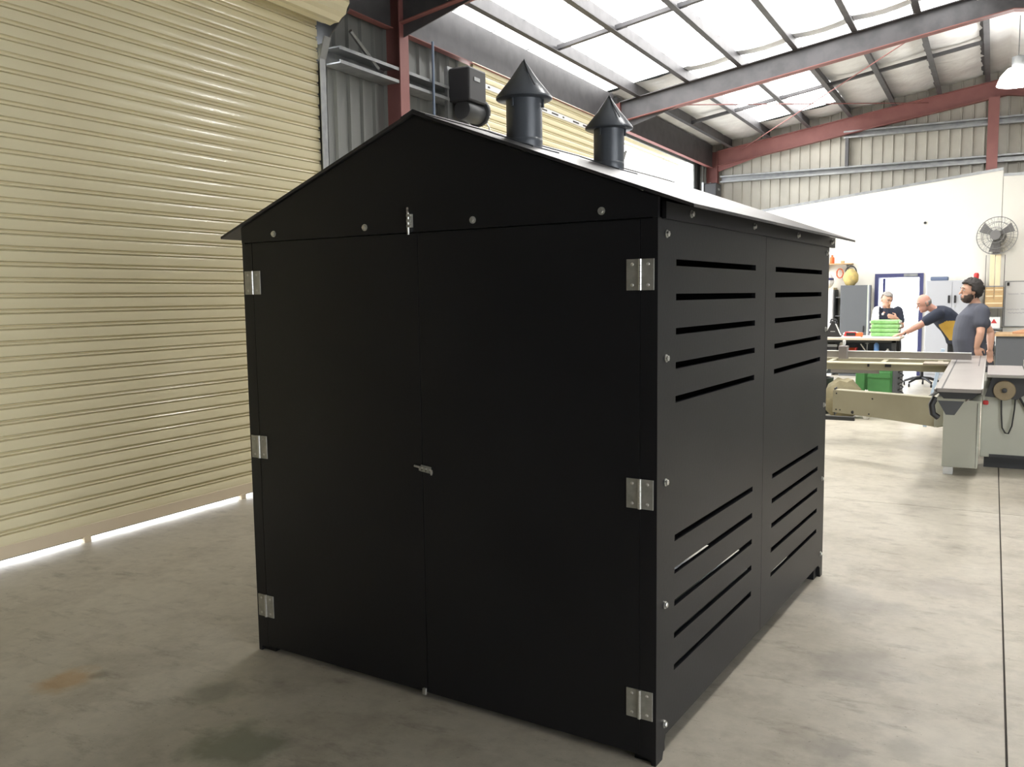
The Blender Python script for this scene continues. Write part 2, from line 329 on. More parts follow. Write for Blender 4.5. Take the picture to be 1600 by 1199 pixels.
# ---------------- roller doors
PITCH_S = .0972
def slat_mesh(L, name):
    p = [(-.006, 0), (.0072, .003), (.0088, .012), (.0092, .024), (.00925, .033), (.0091, .042), (.0086, .054), (.0068, .0635), (-.008, .0665), (-.014, .068), (-.014, .0715), (.002, .074), (.004, .078), (.002, .083), (-.011, .0862), (-.013, .092), (-.006, .0972)]
    g = MB(); n = len(p); g.add([(x, 0, z) for x, z in p] + [(x, L, z) for x, z in p], [(i, i + 1, n + i + 1, n + i) for i in range(n - 1)])
    return g.mesh(name, CREAM, smooth=True)
def roller_door(name, ya, yb, ztop, label, open_=False):
    d = struct(empty(name, (XD, (ya + yb) / 2, 0)), label, 'roller door'); d.location = (0, 0, 0)
    zd, xd_, R = (4.17, -5.10, .19) if ya < 3 else ((4.45, -5.80, .19) if not open_ else (4.55, -5.85, .25))
    if not open_:
        me = slat_mesh(yb - ya, 'slat'); z = .115
        while z < ztop:
            inst(me, 'slat', d, (XD, ya, z)); z += PITCH_S
        box('back_sheet', CREAM, d, (XD - .03, XD - .022, ya, yb, .12, ztop + .1))
        br = box('bottom_rail', CREAM2, d, (XD - .012, XD + .012, ya, yb, .036, .118), .003)
        box('rubber_seal', BLK, br, (XD - .008, XD + .004, ya + .02, yb - .02, .030, .038))
        for yy in (3.62 if ya < 3 else 9.5, 5.02 if ya < 3 else 11.5): box('packer', CREAM2, br, (XD - .02, XD + .02, yy, yy + .05, 0.0, .04))
    # rolled curtain on its drum
    n = 26; g = MB(); prof = []
    for k in range(n):
        a = 2 * math.pi * k / n; r = R + (.012 if k % 2 else 0); prof.append((xd_ + r * math.cos(a), zd + r * math.sin(a)))
    dr = g.prism(prof, 'y', ya + .02, yb - .02).build('curtain_roll', CREAM, d)
    MB().lathe([(.035, ya - .16), (.035, yb + .16)], 14, (xd_, 0, zd), 'y').build('axle', GALV, dr, True)
    for yy, s_ in ((ya - .14, -1), (yb + .08, 1)):
        if ya < 3: MB().prism([(-5.42, zd - .3), (-5.28, zd - .3), (xd_ + .1, zd - .06), (xd_ + .1, zd + .1), (-5.42, zd + .14)], 'y', yy, yy + .012).build('drum_bracket', DARK, d)
        else: box('drum_bracket', DARK, d, (xd_ - .1, -5.61, yy, yy + .012, zd - .15, zd + .15))
        MB().lathe([(.001, 0), (R * .92, 0), (R * .92, .02), (.001, .02)], 20, (xd_, ya + .0 if s_ < 0 else yb - .02, zd), 'y').build('drum_end_plate', DARK, d, True)
    for yy in (ya - .065, yb - .01):
        gd = MB().box(XD - .03, XD - .022, yy, yy + .085, 0, 3.72).box(XD + .03, XD + .038, yy, yy + .085, 0, 3.72)
        wy = yy if yy < ya else yy + .077
        gd.box(XD - .03, XD + .038, wy, wy + .008, 0, 3.72)
        gd.add([(XD + .03, yy, 3.72), (XD + .038, yy, 3.72), (XD + .10, yy + .0, 3.9), (XD + .092, yy, 3.9), (XD + .03, yy + .085, 3.72), (XD + .038, yy + .085, 3.72), (XD + .10, yy + .085, 3.9), (XD + .092, yy + .085, 3.9)],
               [(0, 1, 2, 3), (4, 7, 6, 5), (0, 4, 5, 1), (1, 5, 6, 2), (2, 6, 7, 3), (3, 7, 4, 0)])
        gd.build('guide_rail', GALV, d)
    return d
roller_door('door_1', .05, 6.14, 4.15, 'closed cream roller door with ribbed slats and a lit gap below')
door2 = roller_door('door_2', 8.78, 12.70, 4.28, 'closed cream roller door seen behind the black shed roof')
roller_door('door_3', 13.34, 18.05, 4.15, 'raised roller door open to bright daylight near the end wall', True)

strip = box('label_strip', mat('white_label', (.8, .8, .78), .5), door2, (XD + .012, XD + .016, 8.9, 12.2, 4.03, 4.09))
for k in range(9): box('dark_mark', BLK, strip, (XD + .016, XD + .0175, 9.1 + .34 * k, 9.1 + .34 * k + (.2 if k % 3 else .05), 4.05, 4.07))
# ---------------- end wall
wall_far = struct(empty('wall_far', (0, 18.7, 0)), 'gable end wall of ribbed cladding above a white painted lining', 'wall'); wall_far.location = (0, 0, 0)
DX0, DX1, DZ = -2.02, -1.165, 1.955    # back door frame
k = 0; x = -5.5
while x < 5.5:
    xm = x + .1; z1 = deck(xm) - .01; z0 = 0 if not (DX0 - .2 < x < DX1) else 2.4
    p = .195; d = .03; pr = [(x, 0), (x + p * .82, 0), (x + p * .87, -d), (x + p * .96, -d), (x + p, 0)]
    MB().add([(a, YF - .1 + c, z0) for a, c in pr] + [(a, YF - .1 + c, deck(a) - .01) for a, c in pr], [(i, i + 1, i + 6, i + 5) for i in range(4)]).build('cladding_panel', CLADE, wall_far)
    x += p
for (xa, xb, za, zb) in ((-5.6, DX0 - .01, 0, 5.0), (DX1 + .01, 5.6, 0, 5.0), (DX0 - .01, DX1 + .01, 2.4, 5.0)): box('outer_sheet', CLADE, wall_far, (xa, xb, YF - .04, YF - .02, za, zb))
MB().prism([(-5.6, 5.0), (5.6, 5.0), (XR, deck(XR) + .1)], 'y', YF - .04, YF - .02).build('outer_sheet', CLADE, wall_far)
for z, xa in ((3.95, -5.15), (4.63, -2.7)):
    MB().prism([(YF - .14, z), (YF - .26, z), (YF - .26, z + .03), (YF - .25, z + .03), (YF - .25, z + .012), (YF - .15, z + .012), (YF - .15, z + .128), (YF - .25, z + .128), (YF - .25, z + .11), (YF - .26, z + .11), (YF - .26, z + .14), (YF - .14, z + .14)], 'x', xa, 5.3).build('girt', GALV, wall_far)
box('girt_stub', PURL, wall_far, (-2.66, -2.60, YF - .30, YF - .16, 4.09, 4.63))
mul = box('mullion', RED, wall_far, (-.20, -.02, YF - .46, YF - .31, 3.6, rb(-.1) - .01))
LY = 18.34
def lin(name, x0, x1, z0, za, zb): MB().prism([(x0, z0), (x1, z0), (x1, zb), (x0, za)], 'y', LY, LY + .02).build(name, WHITEW, wall_far)
def lt(x): return 3.22 + .118 * (x + 4.565)
lin('liner_panel', -5.03, DX0, 0, lt(-5.03), lt(DX0)); lin('liner_panel', DX0, DX1, DZ, lt(DX0), lt(DX1)); lin('liner_panel', DX1, .082, 0, lt(DX1), lt(.082)); lin('liner_panel', .09, 2.7, 0, 3.66, 3.66); lin('liner_panel', 2.708, 5.3, 0, 3.66, 3.66)
for (a, c, za, zb) in ((-5.03, .082, lt(-5.03), lt(.082)), (.09, 5.3, 3.66, 3.66)):
    MB().prism([(a, za), (c, zb), (c, zb + .05), (a, za + .05)], 'y', LY - .01, LY + .08).build('capping', GALV, wall_far)
# back door
NAVY = mat('navy_door_frame', (0.055, 0.06, 0.16), .45); LILAC = mat('pale_lilac_panel', (.62, .62, .78), .5)
d4 = struct(empty('door_4', ((DX0 + DX1) / 2, LY, 0)), 'navy framed back door open to bright daylight', 'door'); d4.location = (0, 0, 0)
for a in ((DX0, DX0 + .07, LY - .03, LY + .12, 0, DZ), (DX1 - .07, DX1, LY - .03, LY + .12, 0, DZ), (DX0 + .07, DX1 - .07, LY - .03, LY + .12, DZ - .07, DZ)): box('frame', NAVY, d4, a)
box('reveal', LILAC, d4, (DX0 + .07, DX0 + .075, LY + .12, YF, 0, DZ - .07)); box('reveal', LILAC, d4, (DX1 - .075, DX1 - .07, LY + .12, YF, 0, DZ - .07)); box('reveal', LILAC, d4, (DX0 + .07, DX1 - .07, LY + .12, YF, DZ - .075, DZ - .07))
leaf = MB().box(0, .045, 0, .72, .01, DZ - .08).build('door_leaf', NAVY, d4); leaf.location = (DX0 + .09, YF + .0, 0); leaf.rotation_euler = (0, 0, -.12)
box('glass', mat('door_glass', (.8, .85, .95), .05, 0, .5), leaf, (-.003, .048, .1, .62, .15, DZ - .2))
cl = box('door_closer', GALV, d4, (DX1 - .34, DX1 - .1, LY - .07, LY - .03, DZ - .06, DZ - .01))
# near and right walls (behind and beside the camera)
D5A, D5B, D5Z = -2.0, 3.6, 3.4  # doorway added out of view to light the cream door and shed side
wr = struct(MB().box(XRW - .05, XRW + .02, YN, D5A, 0, 4.9).box(XRW - .05, XRW + .02, D5B, YF, 0, 4.9).box(XRW - .05, XRW + .02, D5A, D5B, D5Z, 4.9).build('wall_right', CLAD), 'plain grey ribbed side wall opposite the roller doors', 'wall')
d5 = struct(empty('added_door_5', (XRW, 0, 0)), 'added open roller door that lights the cream door and shed side', 'roller door'); d5.location = (0, 0, 0)
for yy in (D5A - .02, D5B - .06): box('guide_rail', GALV, d5, (XRW - .1, XRW - .05, yy, yy + .08, 0, D5Z))
MB().lathe([(.22, D5A), (.22, D5B)], 24, (XRW - .25, 0, D5Z + .25), 'y').build('curtain_roll', CREAM, d5, True)
apron3 = struct(MB().box(XRW + .03, 30, -20, 40, -.2, -.02).build('ground', MATS['outdoor_concrete']), 'bright concrete drive outside the added doorway opposite', 'ground')
wn = struct(MB().prism([(-5.6, 0), (5.6, 0), (5.6, 4.9), (XR, deck(XR) + .05), (-5.6, 4.9)], 'y', YN - .05, YN).build('wall_near', CLAD), 'plain grey gable wall behind the viewer', 'wall')
for x in (-2.9, 0.1, 3.0): box('column', RED, wn, (x - .1, x + .1, YN + .01, YN + .2, 0, rb(x)))

# ------------------------------------------------------------------ the black shed
W_, D_, HP, T = 1.97, 2.4, 1.862, .018
SH = empty('ventilated_shed', (-1.861, 3.98, 0), -0.06314)
tag(SH, 'black board shed with slotted side panels, gable doors and two roof vents', 'shed')
def S(mb): return mb.xf(Matrix.Translation((W_ / 2, -D_ / 2, 0)))     # shed corner frame -> centre frame
def spart(mb, name, m=BLACK, parent=SH, **k): return S(mb).build(name, m, parent, **k)
SLZ = [1.7198, 1.6030, 1.4862, 1.3694, 1.2526, 0.7647, 0.6475, 0.5303, 0.4130, 0.2957]
def slotted(x0, x1, ya, yb, s0, s1, front):
    """panel in the y-z plane with ten through slots"""
    g = MB(); zb = .08
    zs = [zb]; th = .0115
    for z in sorted(SLZ): zs += [z - th, z + th]
    zs.append(HP)
    for i in range(0, len(zs), 2): g.box(x0, x1, s0, s1, zs[i], zs[i + 1])
    g.box(x0, x1, ya, s0, zb, HP); g.box(x0, x1, s1, yb, zb, HP)
    if front: g.prism([(ya, 0), (ya + .055, 0), (ya + .085, .08), (ya, .08)], 'x', x0, x1)
    else: g.prism([(yb, 0), (yb - .045, 0), (yb - .06, .06), (yb - .10, .08), (yb, .08)], 'x', x0, x1)
    return g
for (xa, xb) in ((-T, 0), (-W_, -W_ + T)):
    spart(slotted(xa, xb, 0.0, 1.1985, .158, 1.053, True), 'side_panel'); spart(slotted(xa, xb, 1.2015, 2.4, 1.353, 2.238, False), 'side_panel')
# corner posts inside, mid studs
for (xa, ya) in ((-T - .07, .02), (-W_ + T, .02), (-T - .07, D_ - .12), (-W_ + T, D_ - .12)): spart(MB().box(xa, xa + .07, ya, ya + .1, 0.0, HP), 'corner_post')
for xa in (-T - .03, -W_ + T): spart(MB().box(xa, xa + .03, 1.16, 1.24, .08, HP), 'stud')
spart(MB().box(-W_ + T, -T, T, T + .03, 1.80, 1.92), 'header')
# front: jamb strips, doors, gable board
for (xa, xb) in ((-.0605, -T), (-W_ + T, -W_ + .0605)): spart(MB().box(xa, xb, 0, T, .022, HP - .004), 'jamb')
APX, APZ = -W_ / 2, 2.300
RS = .375
def rz_(x): return APZ - RS * abs(x - APX)
spart(MB().prism([(-W_, HP), (0, HP), (0, rz_(0) - .004), (APX, APZ - .004), (-W_, rz_(-W_) - .004)], 'y', -.002, T - .002), 'gable_board')
spart(MB().prism([(-W_, .08), (0, .08), (0, rz_(0) - .004), (APX, APZ - .004), (-W_, rz_(-W_) - .004)], 'y', D_ - T, D_), 'back_board')
doorL = spart(MB().box(-W_ + .0625, APX - .0015, 0, T, .028, HP - .004), 'door', bevel=.002); doorR = spart(MB().box(APX + .0015, -.0625, 0, T, .028, HP - .004), 'door', bevel=.002)
def hinge(xc, zc):
    h = spart(MB().box(xc - .049, xc - .005, -.0045, -.0005, zc - .051, zc + .051), 'hinge', HINGEM, bevel=.001)
    spart(MB().box(xc + .005, xc + .049, -.0045, -.0005, zc - .051, zc + .051), 'hinge_leaf', HINGEM, h, bevel=.001)
    for k in range(5): spart(MB().lathe([(.0062, 0), (.0062, .0195)], 10, (xc, -.005, zc - .051 + k * .0206), 'z'), 'knuckle', STEEL, h, smooth=True)
    for sx in (-.028, .028):
        for sz in (-.034, .034): spart(MB().lathe([(.0001, -.0075), (.004, -.0065), (.006, -.0045), (.006, -.003)], 10, (xc + sx, 0, zc + sz), 'y'), 'screw', STEEL, h, smooth=True)
for zc in (1.678, .947, .211): hinge(-.0605, zc); hinge(-W_ + .0605, zc + .008)
def bolt(c, d):
    ax = 'y' if d == 'front' else 'x'; sg = -1 if d == 'front' else 1
    w = spart(MB().lathe([(.0135, 0), (.0135, sg * .003), (.0001, sg * .003)], 16, c, ax), 'bolt', STEEL, smooth=True)
    spart(MB().lathe([(.0100, sg * .003), (.0100, sg * .009), (.0085, sg * .0105), (.0001, sg * .0108)], 6, c, ax), 'bolt_head', STEEL, w)
for x in (-.201, -.724, -1.247, -1.765): bolt((x, -.002, 1.892), 'front')
for z in (1.811, 1.40, .979, .551, .123): bolt((0, .072, z), 'side')
for z in (1.826, 1.41, .988, .57, .138): bolt((0, 2.345, z), 'side')
# eave battens
for xa, xb in ((0, .016), (-W_ - .016, -W_)): spart(MB().box(xa, xb, .03, 2.47, 1.858, rz_(.016) - .012), 'eave_batten')
for y in (.253, .969, 1.667, 2.382): bolt((.016, y, 1.887), 'side')
# roof boards
OH = .125
for sg, nm in ((1, 'roof_board'), (-1, 'roof_board')):
    e = APX + sg * (W_ / 2 + OH); ze = APZ - RS * (W_ / 2 + OH)
    spart(MB().prism([(APX, APZ), (e, ze), (e, ze + .011), (APX, APZ + .012)], 'y', -.012, 2.45), nm, BLACKROOF)
spart(MB().prism([(APX - .06, APZ + .0125 - .06 * RS), (APX, APZ + .0125), (APX + .06, APZ + .0125 - .06 * RS), (APX + .06, APZ + .0165 - .06 * RS), (APX, APZ + .0175), (APX - .06, APZ + .0165 - .06 * RS)], 'y', -.012, 2.45), 'ridge_cap', BLACKROOF)
# barrel bolts
def barrel_bolt(c, vertical):
    M = Matrix.Translation((c[0], -.002, c[2])) @ (Matrix.Rotation(0, 4, 'Y') if vertical else Matrix.Rotation(math.radians(97), 4, 'Y'))
    def B(mb): return S(mb.xf(M))
    o = B(MB().box(-.009, .017, -.003, 0, -.025, .025)).build('barrel_bolt', HINGEM, SH)
    for z in (-.02, 0, .02): B(MB().box(-.004, .012, -.014, -.003, z - .005, z + .005)).build('bolt_strap', HINGEM, o)
    B(MB().tube([(0, -.009, -.052), (0, -.009, .028), (.001, -.012, .036), (.006, -.018, .042), (.012, -.026, .046)], .0042, 8)).build('bolt_rod', STEEL, o, True)
barrel_bolt((-1.020, 0, 1.905), True); barrel_bolt((-.966, 0, .948), False)
spart(MB().box(-1.005, -.99, -.010, -.002 + .002, .02, .045), 'floor_catch', HINGEM)
# roof vents
def vent(x, y):
    zb = rz_(x) + .011; n = 28
    c = (x, y, 0)
    v = spart(MB().lathe([(.0745, zb - .04), (.0745, zb + .19)], n, c), 'vent_pipe', PIPE, smooth=True)
    spart(MB().prism([(x - .105, zb + RS * .105), (x + .105, zb - RS * .105), (x + .105, zb - RS * .105 + .006), (x - .105, zb + RS * .105 + .006)], 'y', y - .105, y + .105), 'flashing', PIPE, v)
    spart(MB().lathe([(.0755, zb + .0), (.0755, zb + .012), (.0745, zb + .014)], n, c, cap=False), 'collar', PIPE, v, smooth=True)
    cap = spart(MB().lathe([(.110, zb + .172), (.116, zb + .176), (.116, zb + .184), (.058, zb + .255), (.006, zb + .330), (.0005, zb + .333)], n, c), 'cone_cap', PIPE, v, smooth=True)
    spart(MB().tube([(x + .0815 + .004, y - .058, zb + .214), (x + .04, y - .03, zb + .275), (x + .004, y - .003, zb + .334)], .003, 6), 'seam', PIPE, cap)
    for k in range(3):
        a = k * 2.1 + .4; spart(MB().box(x + .078 * math.cos(a) - .004, x + .078 * math.cos(a) + .004, y + .078 * math.sin(a) - .004, y + .078 * math.sin(a) + .004, zb + .14, zb + .2), 'cap_bracket', PIPE, v)
vent(-.80, .49); vent(-.80, 1.28)
#PART2
# ------------------------------------------------------------------ high-bay lamps hung under the ridge
LENS = mat('lit_lamp_lens', (.9, .9, .9), .4, emit=((1.0, .97, .92), LAMP_W))
REFL = mat('lamp_reflector', (.6, .6, .6), .3, .8)
PRISM = mat('glowing_prismatic_bowl', (.9, .9, .9), .3, emit=((1.0, .98, .95), 26.0))
def high_bay(x, y, label):
    zt = rb(x) + RAFT + .0; z = 4.62
    L = tag(empty('high_bay_lamp', (x, y, z)), label, 'lamp')
    MB().lathe([(.185, .0), (.185, -.006), (.0005, -.006)], 28, (0, 0, .02)).build('lens', LENS, L, True)
    MB().lathe([(.275, -.01), (.27, -.01), (.22, .10), (.13, .20), (.09, .22), (.09, .23), (.14, .215), (.23, .11), (.275, -.01)], 28, (0, 0, .0), cap=False).build('prismatic_bowl', PRISM, L, True)
    MB().lathe([(.085, .22), (.085, .38), (.03, .40)], 20, (0, 0, 0)).build('ballast_housing', GALV, L, True)
    MB().tube([(0, 0, .40), (0, 0, zt - z + .16)], .008, 6).build('hanger', GALV, L)
high_bay(.34, 5.0, 'high-bay lamp hung above the black shed'); high_bay(.30, 10.15, 'high-bay lamp hung above the panel saw'); high_bay(.20, 15.1, 'glaring high-bay lamp hung in front of the gable end wall')

# ------------------------------------------------------------------ door motors
def motor(y, z, label, s=1.0):
    o = tag(empty('door_motor', (-5.12, y, z)), label, 'motor')
    box('housing', BLK, o, (-.10, .16, -.20, .16, -.02, .34), .02); MB().lathe([(.10, -.16), (.11, -.14), (.11, .16), (.09, .19)], 20, (.04, 0, -.10), 'y').build('motor_drum', DARK, o, True)
    MB().lathe([(.14, .17), (.15, .18), (.15, .2), (.14, .21)], 24, (.04, 0, -.08), 'y').build('chain_wheel', DARK, o, True)
    box('mounting_plate', GALV, o, (-.14, -.10, -.22, .25, -.30, .36)); box('wall_bracket', GALV, o, (-.33, -.10, -.06, .06, -.30, -.26))
    for k, dx in enumerate((-.08, .16)):
        MB().tube([(dx + .02 * math.sin(q * 1.7), .19, -.1 - q * .035) for q in range(8)], .009, 6).build('chain', STEEL, o)
    MB().tube([(.04 + .11 * math.cos(a * .5), .19 + .02 * math.sin(a), -.30 - .10 * abs(math.sin(a * .5))) for a in range(13)], .012, 6).build('chain_loop', DARK, o)
    box('cover_plate', GALV, o, (.16, .165, -.1, .02, .2, .24)); return o
motor(8.35, 3.72, 'dark chain-driven door motor on the wall beside the roof vents'); motor(17.85, 3.50, 'grey door motor on the wall by the far red column')
_cy = on_x(677, 120, -5.19).y
MB().tube([(-5.19, _cy, 0.0), (-5.19, _cy, 4.25)], .014, 8).build('conduit', mat('blue_grey_conduit', (.19, .24, .33), .5), wall_left, smooth=True)

# ------------------------------------------------------------------ furniture along the end wall
GREYCAB = mat('grey_cabinet_paint', (.11, .117, .125), .5); LGREY = mat('light_grey_cabinet', (.47, .48, .51), .45); WHT = mat('white_enamel', (.78, .78, .80), .4)
WOOD = mat('raw_plywood', (.55, .37, .20), .6, noise=(8, (.45, .29, .15), .4, .7)); CARD = mat('brown_cardboard', (.58, .40, .20), .8, noise=(4, (.50, .33, .16), .4, .7))
ORANGE = mat('orange_plastic', (.80, .17, .05), .5); REDP = mat('red_plastic', (.55, .04, .04), .5); YELL = mat('yellow_bag_fabric', (.62, .47, .16), .8, noise=(12, (.40, .32, .15), .4, .7))
WPAPER = mat('white_paper', (.80, .80, .78), .8); BLUE = mat('blue_plastic', (.16, .33, .70), .4); LBLUE = mat('pale_blue_plastic', (.55, .68, .85), .5); CREAMC = mat('cream_carton', (.80, .68, .45), .8)
WY = LY
# stationery cabinet
o = tag(empty('stationery_cabinet', (-.655, WY - .24, 0)), 'light grey two-door steel stationery cabinet against the white wall', 'cabinet')
box('body', LGREY, o, (-.43, .43, -.22, .22, .0, 1.80), .006)
for s_ in (-1, 1):
    d_ = box('door', LGREY, o, (min(s_ * .003, s_ * .415), max(s_ * .003, s_ * .415), -.240, -.22, .08, 1.77), .004)
    box('handle', BLK, d_, (s_ * .05 - .018, s_ * .05 + .018, -.262, -.24, 1.39, 1.53), .006)
MB().lathe([(.012, -.247), (.012, -.24)], 10, (.05, 0, 1.33), 'y').build('lock', STEEL, o, True)
tag(MB().box(-.15, .15, -.12, .12, 0, .075).build('flat_case', mat('slate_blue_case', (.13, .17, .26), .5), bevel=.02), 'slate blue flat case on top of the stationery cabinet', 'case').location = (-.88, WY - .24, 1.80)
b = tag(MB().lathe([(.03, 0), (.04, .02), (.045, .10), (.03, .13), (.0005, .135)], 14).build('red_cup', REDP, smooth=True), 'small red tub on top of the stationery cabinet', 'tub'); b.location = (-.28, WY - .2, 1.80)
# grey cabinet
o = tag(empty('grey_cabinet', (-2.325, WY - .27, 0)), 'dark grey steel cupboard beside the back door', 'cabinet')
box('body', GREYCAB, o, (-.25, .25, -.24, .24, 0, 1.74), .006); box('door', GREYCAB, o, (-.235, .235, -.255, -.24, .05, 1.71), .004); box('edge_trim', mat('pale_green_trim', (.55, .60, .50), .6), o, (.235, .255, -.26, -.24, 0, 1.74))
box('handle', BLK, o, (.17, .19, -.272, -.255, .85, .97))
# tall white unit and narrow rack
o = tag(empty('tall_white_locker', (-2.86, WY - .27, 0)), 'tall white locker at the end of the cupboards', 'locker')
box('body', WHT, o, (-.16, .15, -.24, .24, 0, 1.66), .005); box('top_edge', CREAMC, o, (-.165, .155, -.245, .24, 1.66, 1.70)); box('door', WHT, o, (-.145, .135, -.255, -.24, .06, 1.62), .004)
o = tag(empty('narrow_rack', (-2.64, WY - .2, 0)), 'narrow dark rack between white locker and grey cupboard', 'rack')
for z in (.3, .72, 1.14, 1.5): box('shelf', mat('rack_shelf_steel', (.30, .31, .33), .5, .5), o, (-.055, .055, -.15, .18, z, z + .02))
for sx in (-.055, .045): box('post', DARK, o, (sx, sx + .01, -.15, .18, 0, 1.66))
# things on top
def sack(name, m, c, r, label, cat, seed=0, band=None):
    rnd = random.Random(seed); g = MB(); g.ball((0, 0, r[2] * .86), r, 18, 12)
    g.v = [(x * (1 + rnd.uniform(-.09, .09)), y * (1 + rnd.uniform(-.09, .09)), max(0, z * (1 + rnd.uniform(-.05, .05)))) for x, y, z in g.v]
    o = g.build(name, m, smooth=True); o.location = c; tag(o, label, cat)
    if band:
        b_ = MB().lathe([(r[0] * 1.0, r[2] * .98), (r[0] * 1.03, r[2] * 1.1), (r[0] * .97, r[2] * 1.28)], 18, cap=False).build('band', band, o, True); b_.scale = (1, r[1] / r[0], 1)
    return o
sack('work_helmet', WHT, (-2.86, WY - .3, 1.70), (.125, .14, .15), 'white helmet with a navy band on the tall locker', 'helmet', 1, NAVY)
o = sack('kit_bag', YELL, (-2.42, WY - .33, 1.74), (.135, .13, .17), 'yellow-brown kit bag on top of the grey cupboard', 'bag', 2)
MB().tube([(.10 * math.cos(a * .35), 0, .25 + .12 * math.sin(a * .35)) for a in range(10)], .014, 6).build('strap', BLK, o, True)
o = tag(empty('wall_shelf', (-2.72, WY - .14, 2.15)), 'thin wooden wall shelf above the grey cupboard', 'shelf')
box('board', WOOD, o, (-.32, .30, -.13, .14, 0, .02)); 
for sx in (-.2, .2): MB().prism([(-.11, 0), (.14, 0), (.14, -.12)], 'x', sx - .006, sx + .006).build('bracket', GALV, o)
b = tag(MB().lathe([(.04, 0), (.045, .01), (.045, .12), (.02, .14), (.02, .17), (.0005, .172)], 14).build('spray_can', ORANGE, smooth=True), 'orange spray can on the wall shelf', 'can'); b.location = (-2.80, WY - .14, 2.17)
b = tag(MB().box(-.03, .03, -.03, .03, 0, .05).build('small_carton', CARD, bevel=.004), 'small brown carton on the wall shelf', 'carton'); b.location = (-2.60, WY - .14, 2.17)
o = tag(empty('orange_lead', (-2.66, WY - .02, 2.0)), 'coil of orange lead hung on the wall under the shelf', 'lead')
MB().tube([(.06 * math.cos(a * math.pi / 8), -.03 - .02 * (a % 2), -.02 + .09 * math.sin(a * math.pi / 8)) for a in range(16)], .012, 6, closed=True).build('coil', ORANGE, o, True); box('hook', GALV, o, (-.008, .008, -.05, .0, .05, .065))
b = tag(MB().lathe([(.022, -.035), (.026, -.02), (.02, -.005), (.02, 0)], 14, (0, 0, 0), 'y').build('alarm_sensor', BLK, smooth=True), 'small black sensor high on the white wall', 'sensor'); b.location = (-1.17, WY, 2.89)
# fan
FAN = tag(empty('wall_fan', (.02, WY, 2.585)), 'large round wall fan with wire guard and three blades', 'fan')
CAGE = mat('fan_wire', (.20, .20, .19), .4, .6); FM = mat('fan_motor_grey', (.13, .125, .12), .5)
fr = Matrix.Translation((0, -.34, 0)) @ Matrix.Rotation(math.radians(-16), 4, 'Z') @ Matrix.Rotation(math.radians(-6), 4, 'X')
R = .335
g = MB()
for r_, y_ in ((R, 0), (R * .72, -.055), (R * .42, -.075), (.085, -.085), (R * .75, .07), (R * .4, .09)):
    g.tube([(r_ * math.cos(2 * math.pi * k / 40), y_, r_ * math.sin(2 * math.pi * k / 40)) for k in range(40)], .0045 if r_ < R else .008, 5, closed=True)
for k in range(36):
    a = 2 * math.pi * k / 36; c_, s_ = math.cos(a), math.sin(a)
    g.tube([(R * c_, 0, R * s_), (R * .9 * c_, -.035, R * .9 * s_), (R * .6 * c_, -.065, R * .6 * s_), (.08 * c_, -.085, .08 * s_)], .0022, 4)
    if k % 2: g.tube([(R * c_, 0, R * s_), (R * .85 * c_, .05, R * .85 * s_), (.12 * c_, .10, .12 * s_)], .0025, 4)
gd_ = g.xf(fr).build('wire_guard', CAGE, FAN)
MB().lathe([(.0005, -.092), (.08, -.09), (.085, -.082), (.0005, -.08)], 24, (0, 0, 0), 'y').xf(fr).build('badge', FM, gd_, True)
MB().lathe([(.06, -.06), (.075, -.04), (.075, 0), (.0005, .0)], 20, (0, 0, 0), 'y').xf(fr).build('hub', FM, FAN, True)
for k in range(3):
    a = math.radians(28 + 120 * k); b = MB(); M = fr @ Matrix.Rotation(-a, 4, 'Y')
    vs = []
    for i in range(6):
        r_ = .06 + .235 * i / 5; w = .045 + .05 * i / 5; tw = math.radians(38 - 22 * i / 5)
        for sg in (-1, 1):
            for th in (-.003, .003): vs.append((r_, -.02 + sg * w * math.sin(tw) + th, sg * w * math.cos(tw)))
    fs = []
    for i in range(5):
        o_ = i * 4; n_ = o_ + 4
        fs += [(o_, o_ + 2, n_ + 2, n_), (o_ + 1, n_ + 1, n_ + 3, o_ + 3), (o_, n_, n_ + 1, o_ + 1), (o_ + 2, o_ + 3, n_ + 3, n_ + 2)]
    fs += [(0, 1, 3, 2), (20, 22, 23, 21)]
    b.add(vs, fs).xf(M).build('blade', FM, FAN, True)
MB().lathe([(.09, .0), (.10, .03), (.10, .20), (.06, .25)], 22, (0, 0, 0), 'y').xf(fr).build('motor', FM, FAN, True)
MB().tube([(0, -.16, 0), (0, -.05, -.02), (0, -.03, -.2)], .025, 8).build('arm', FM, FAN); box('wall_bracket', FM, FAN, (-.06, .06, -.06, -.002, -.36, .1))
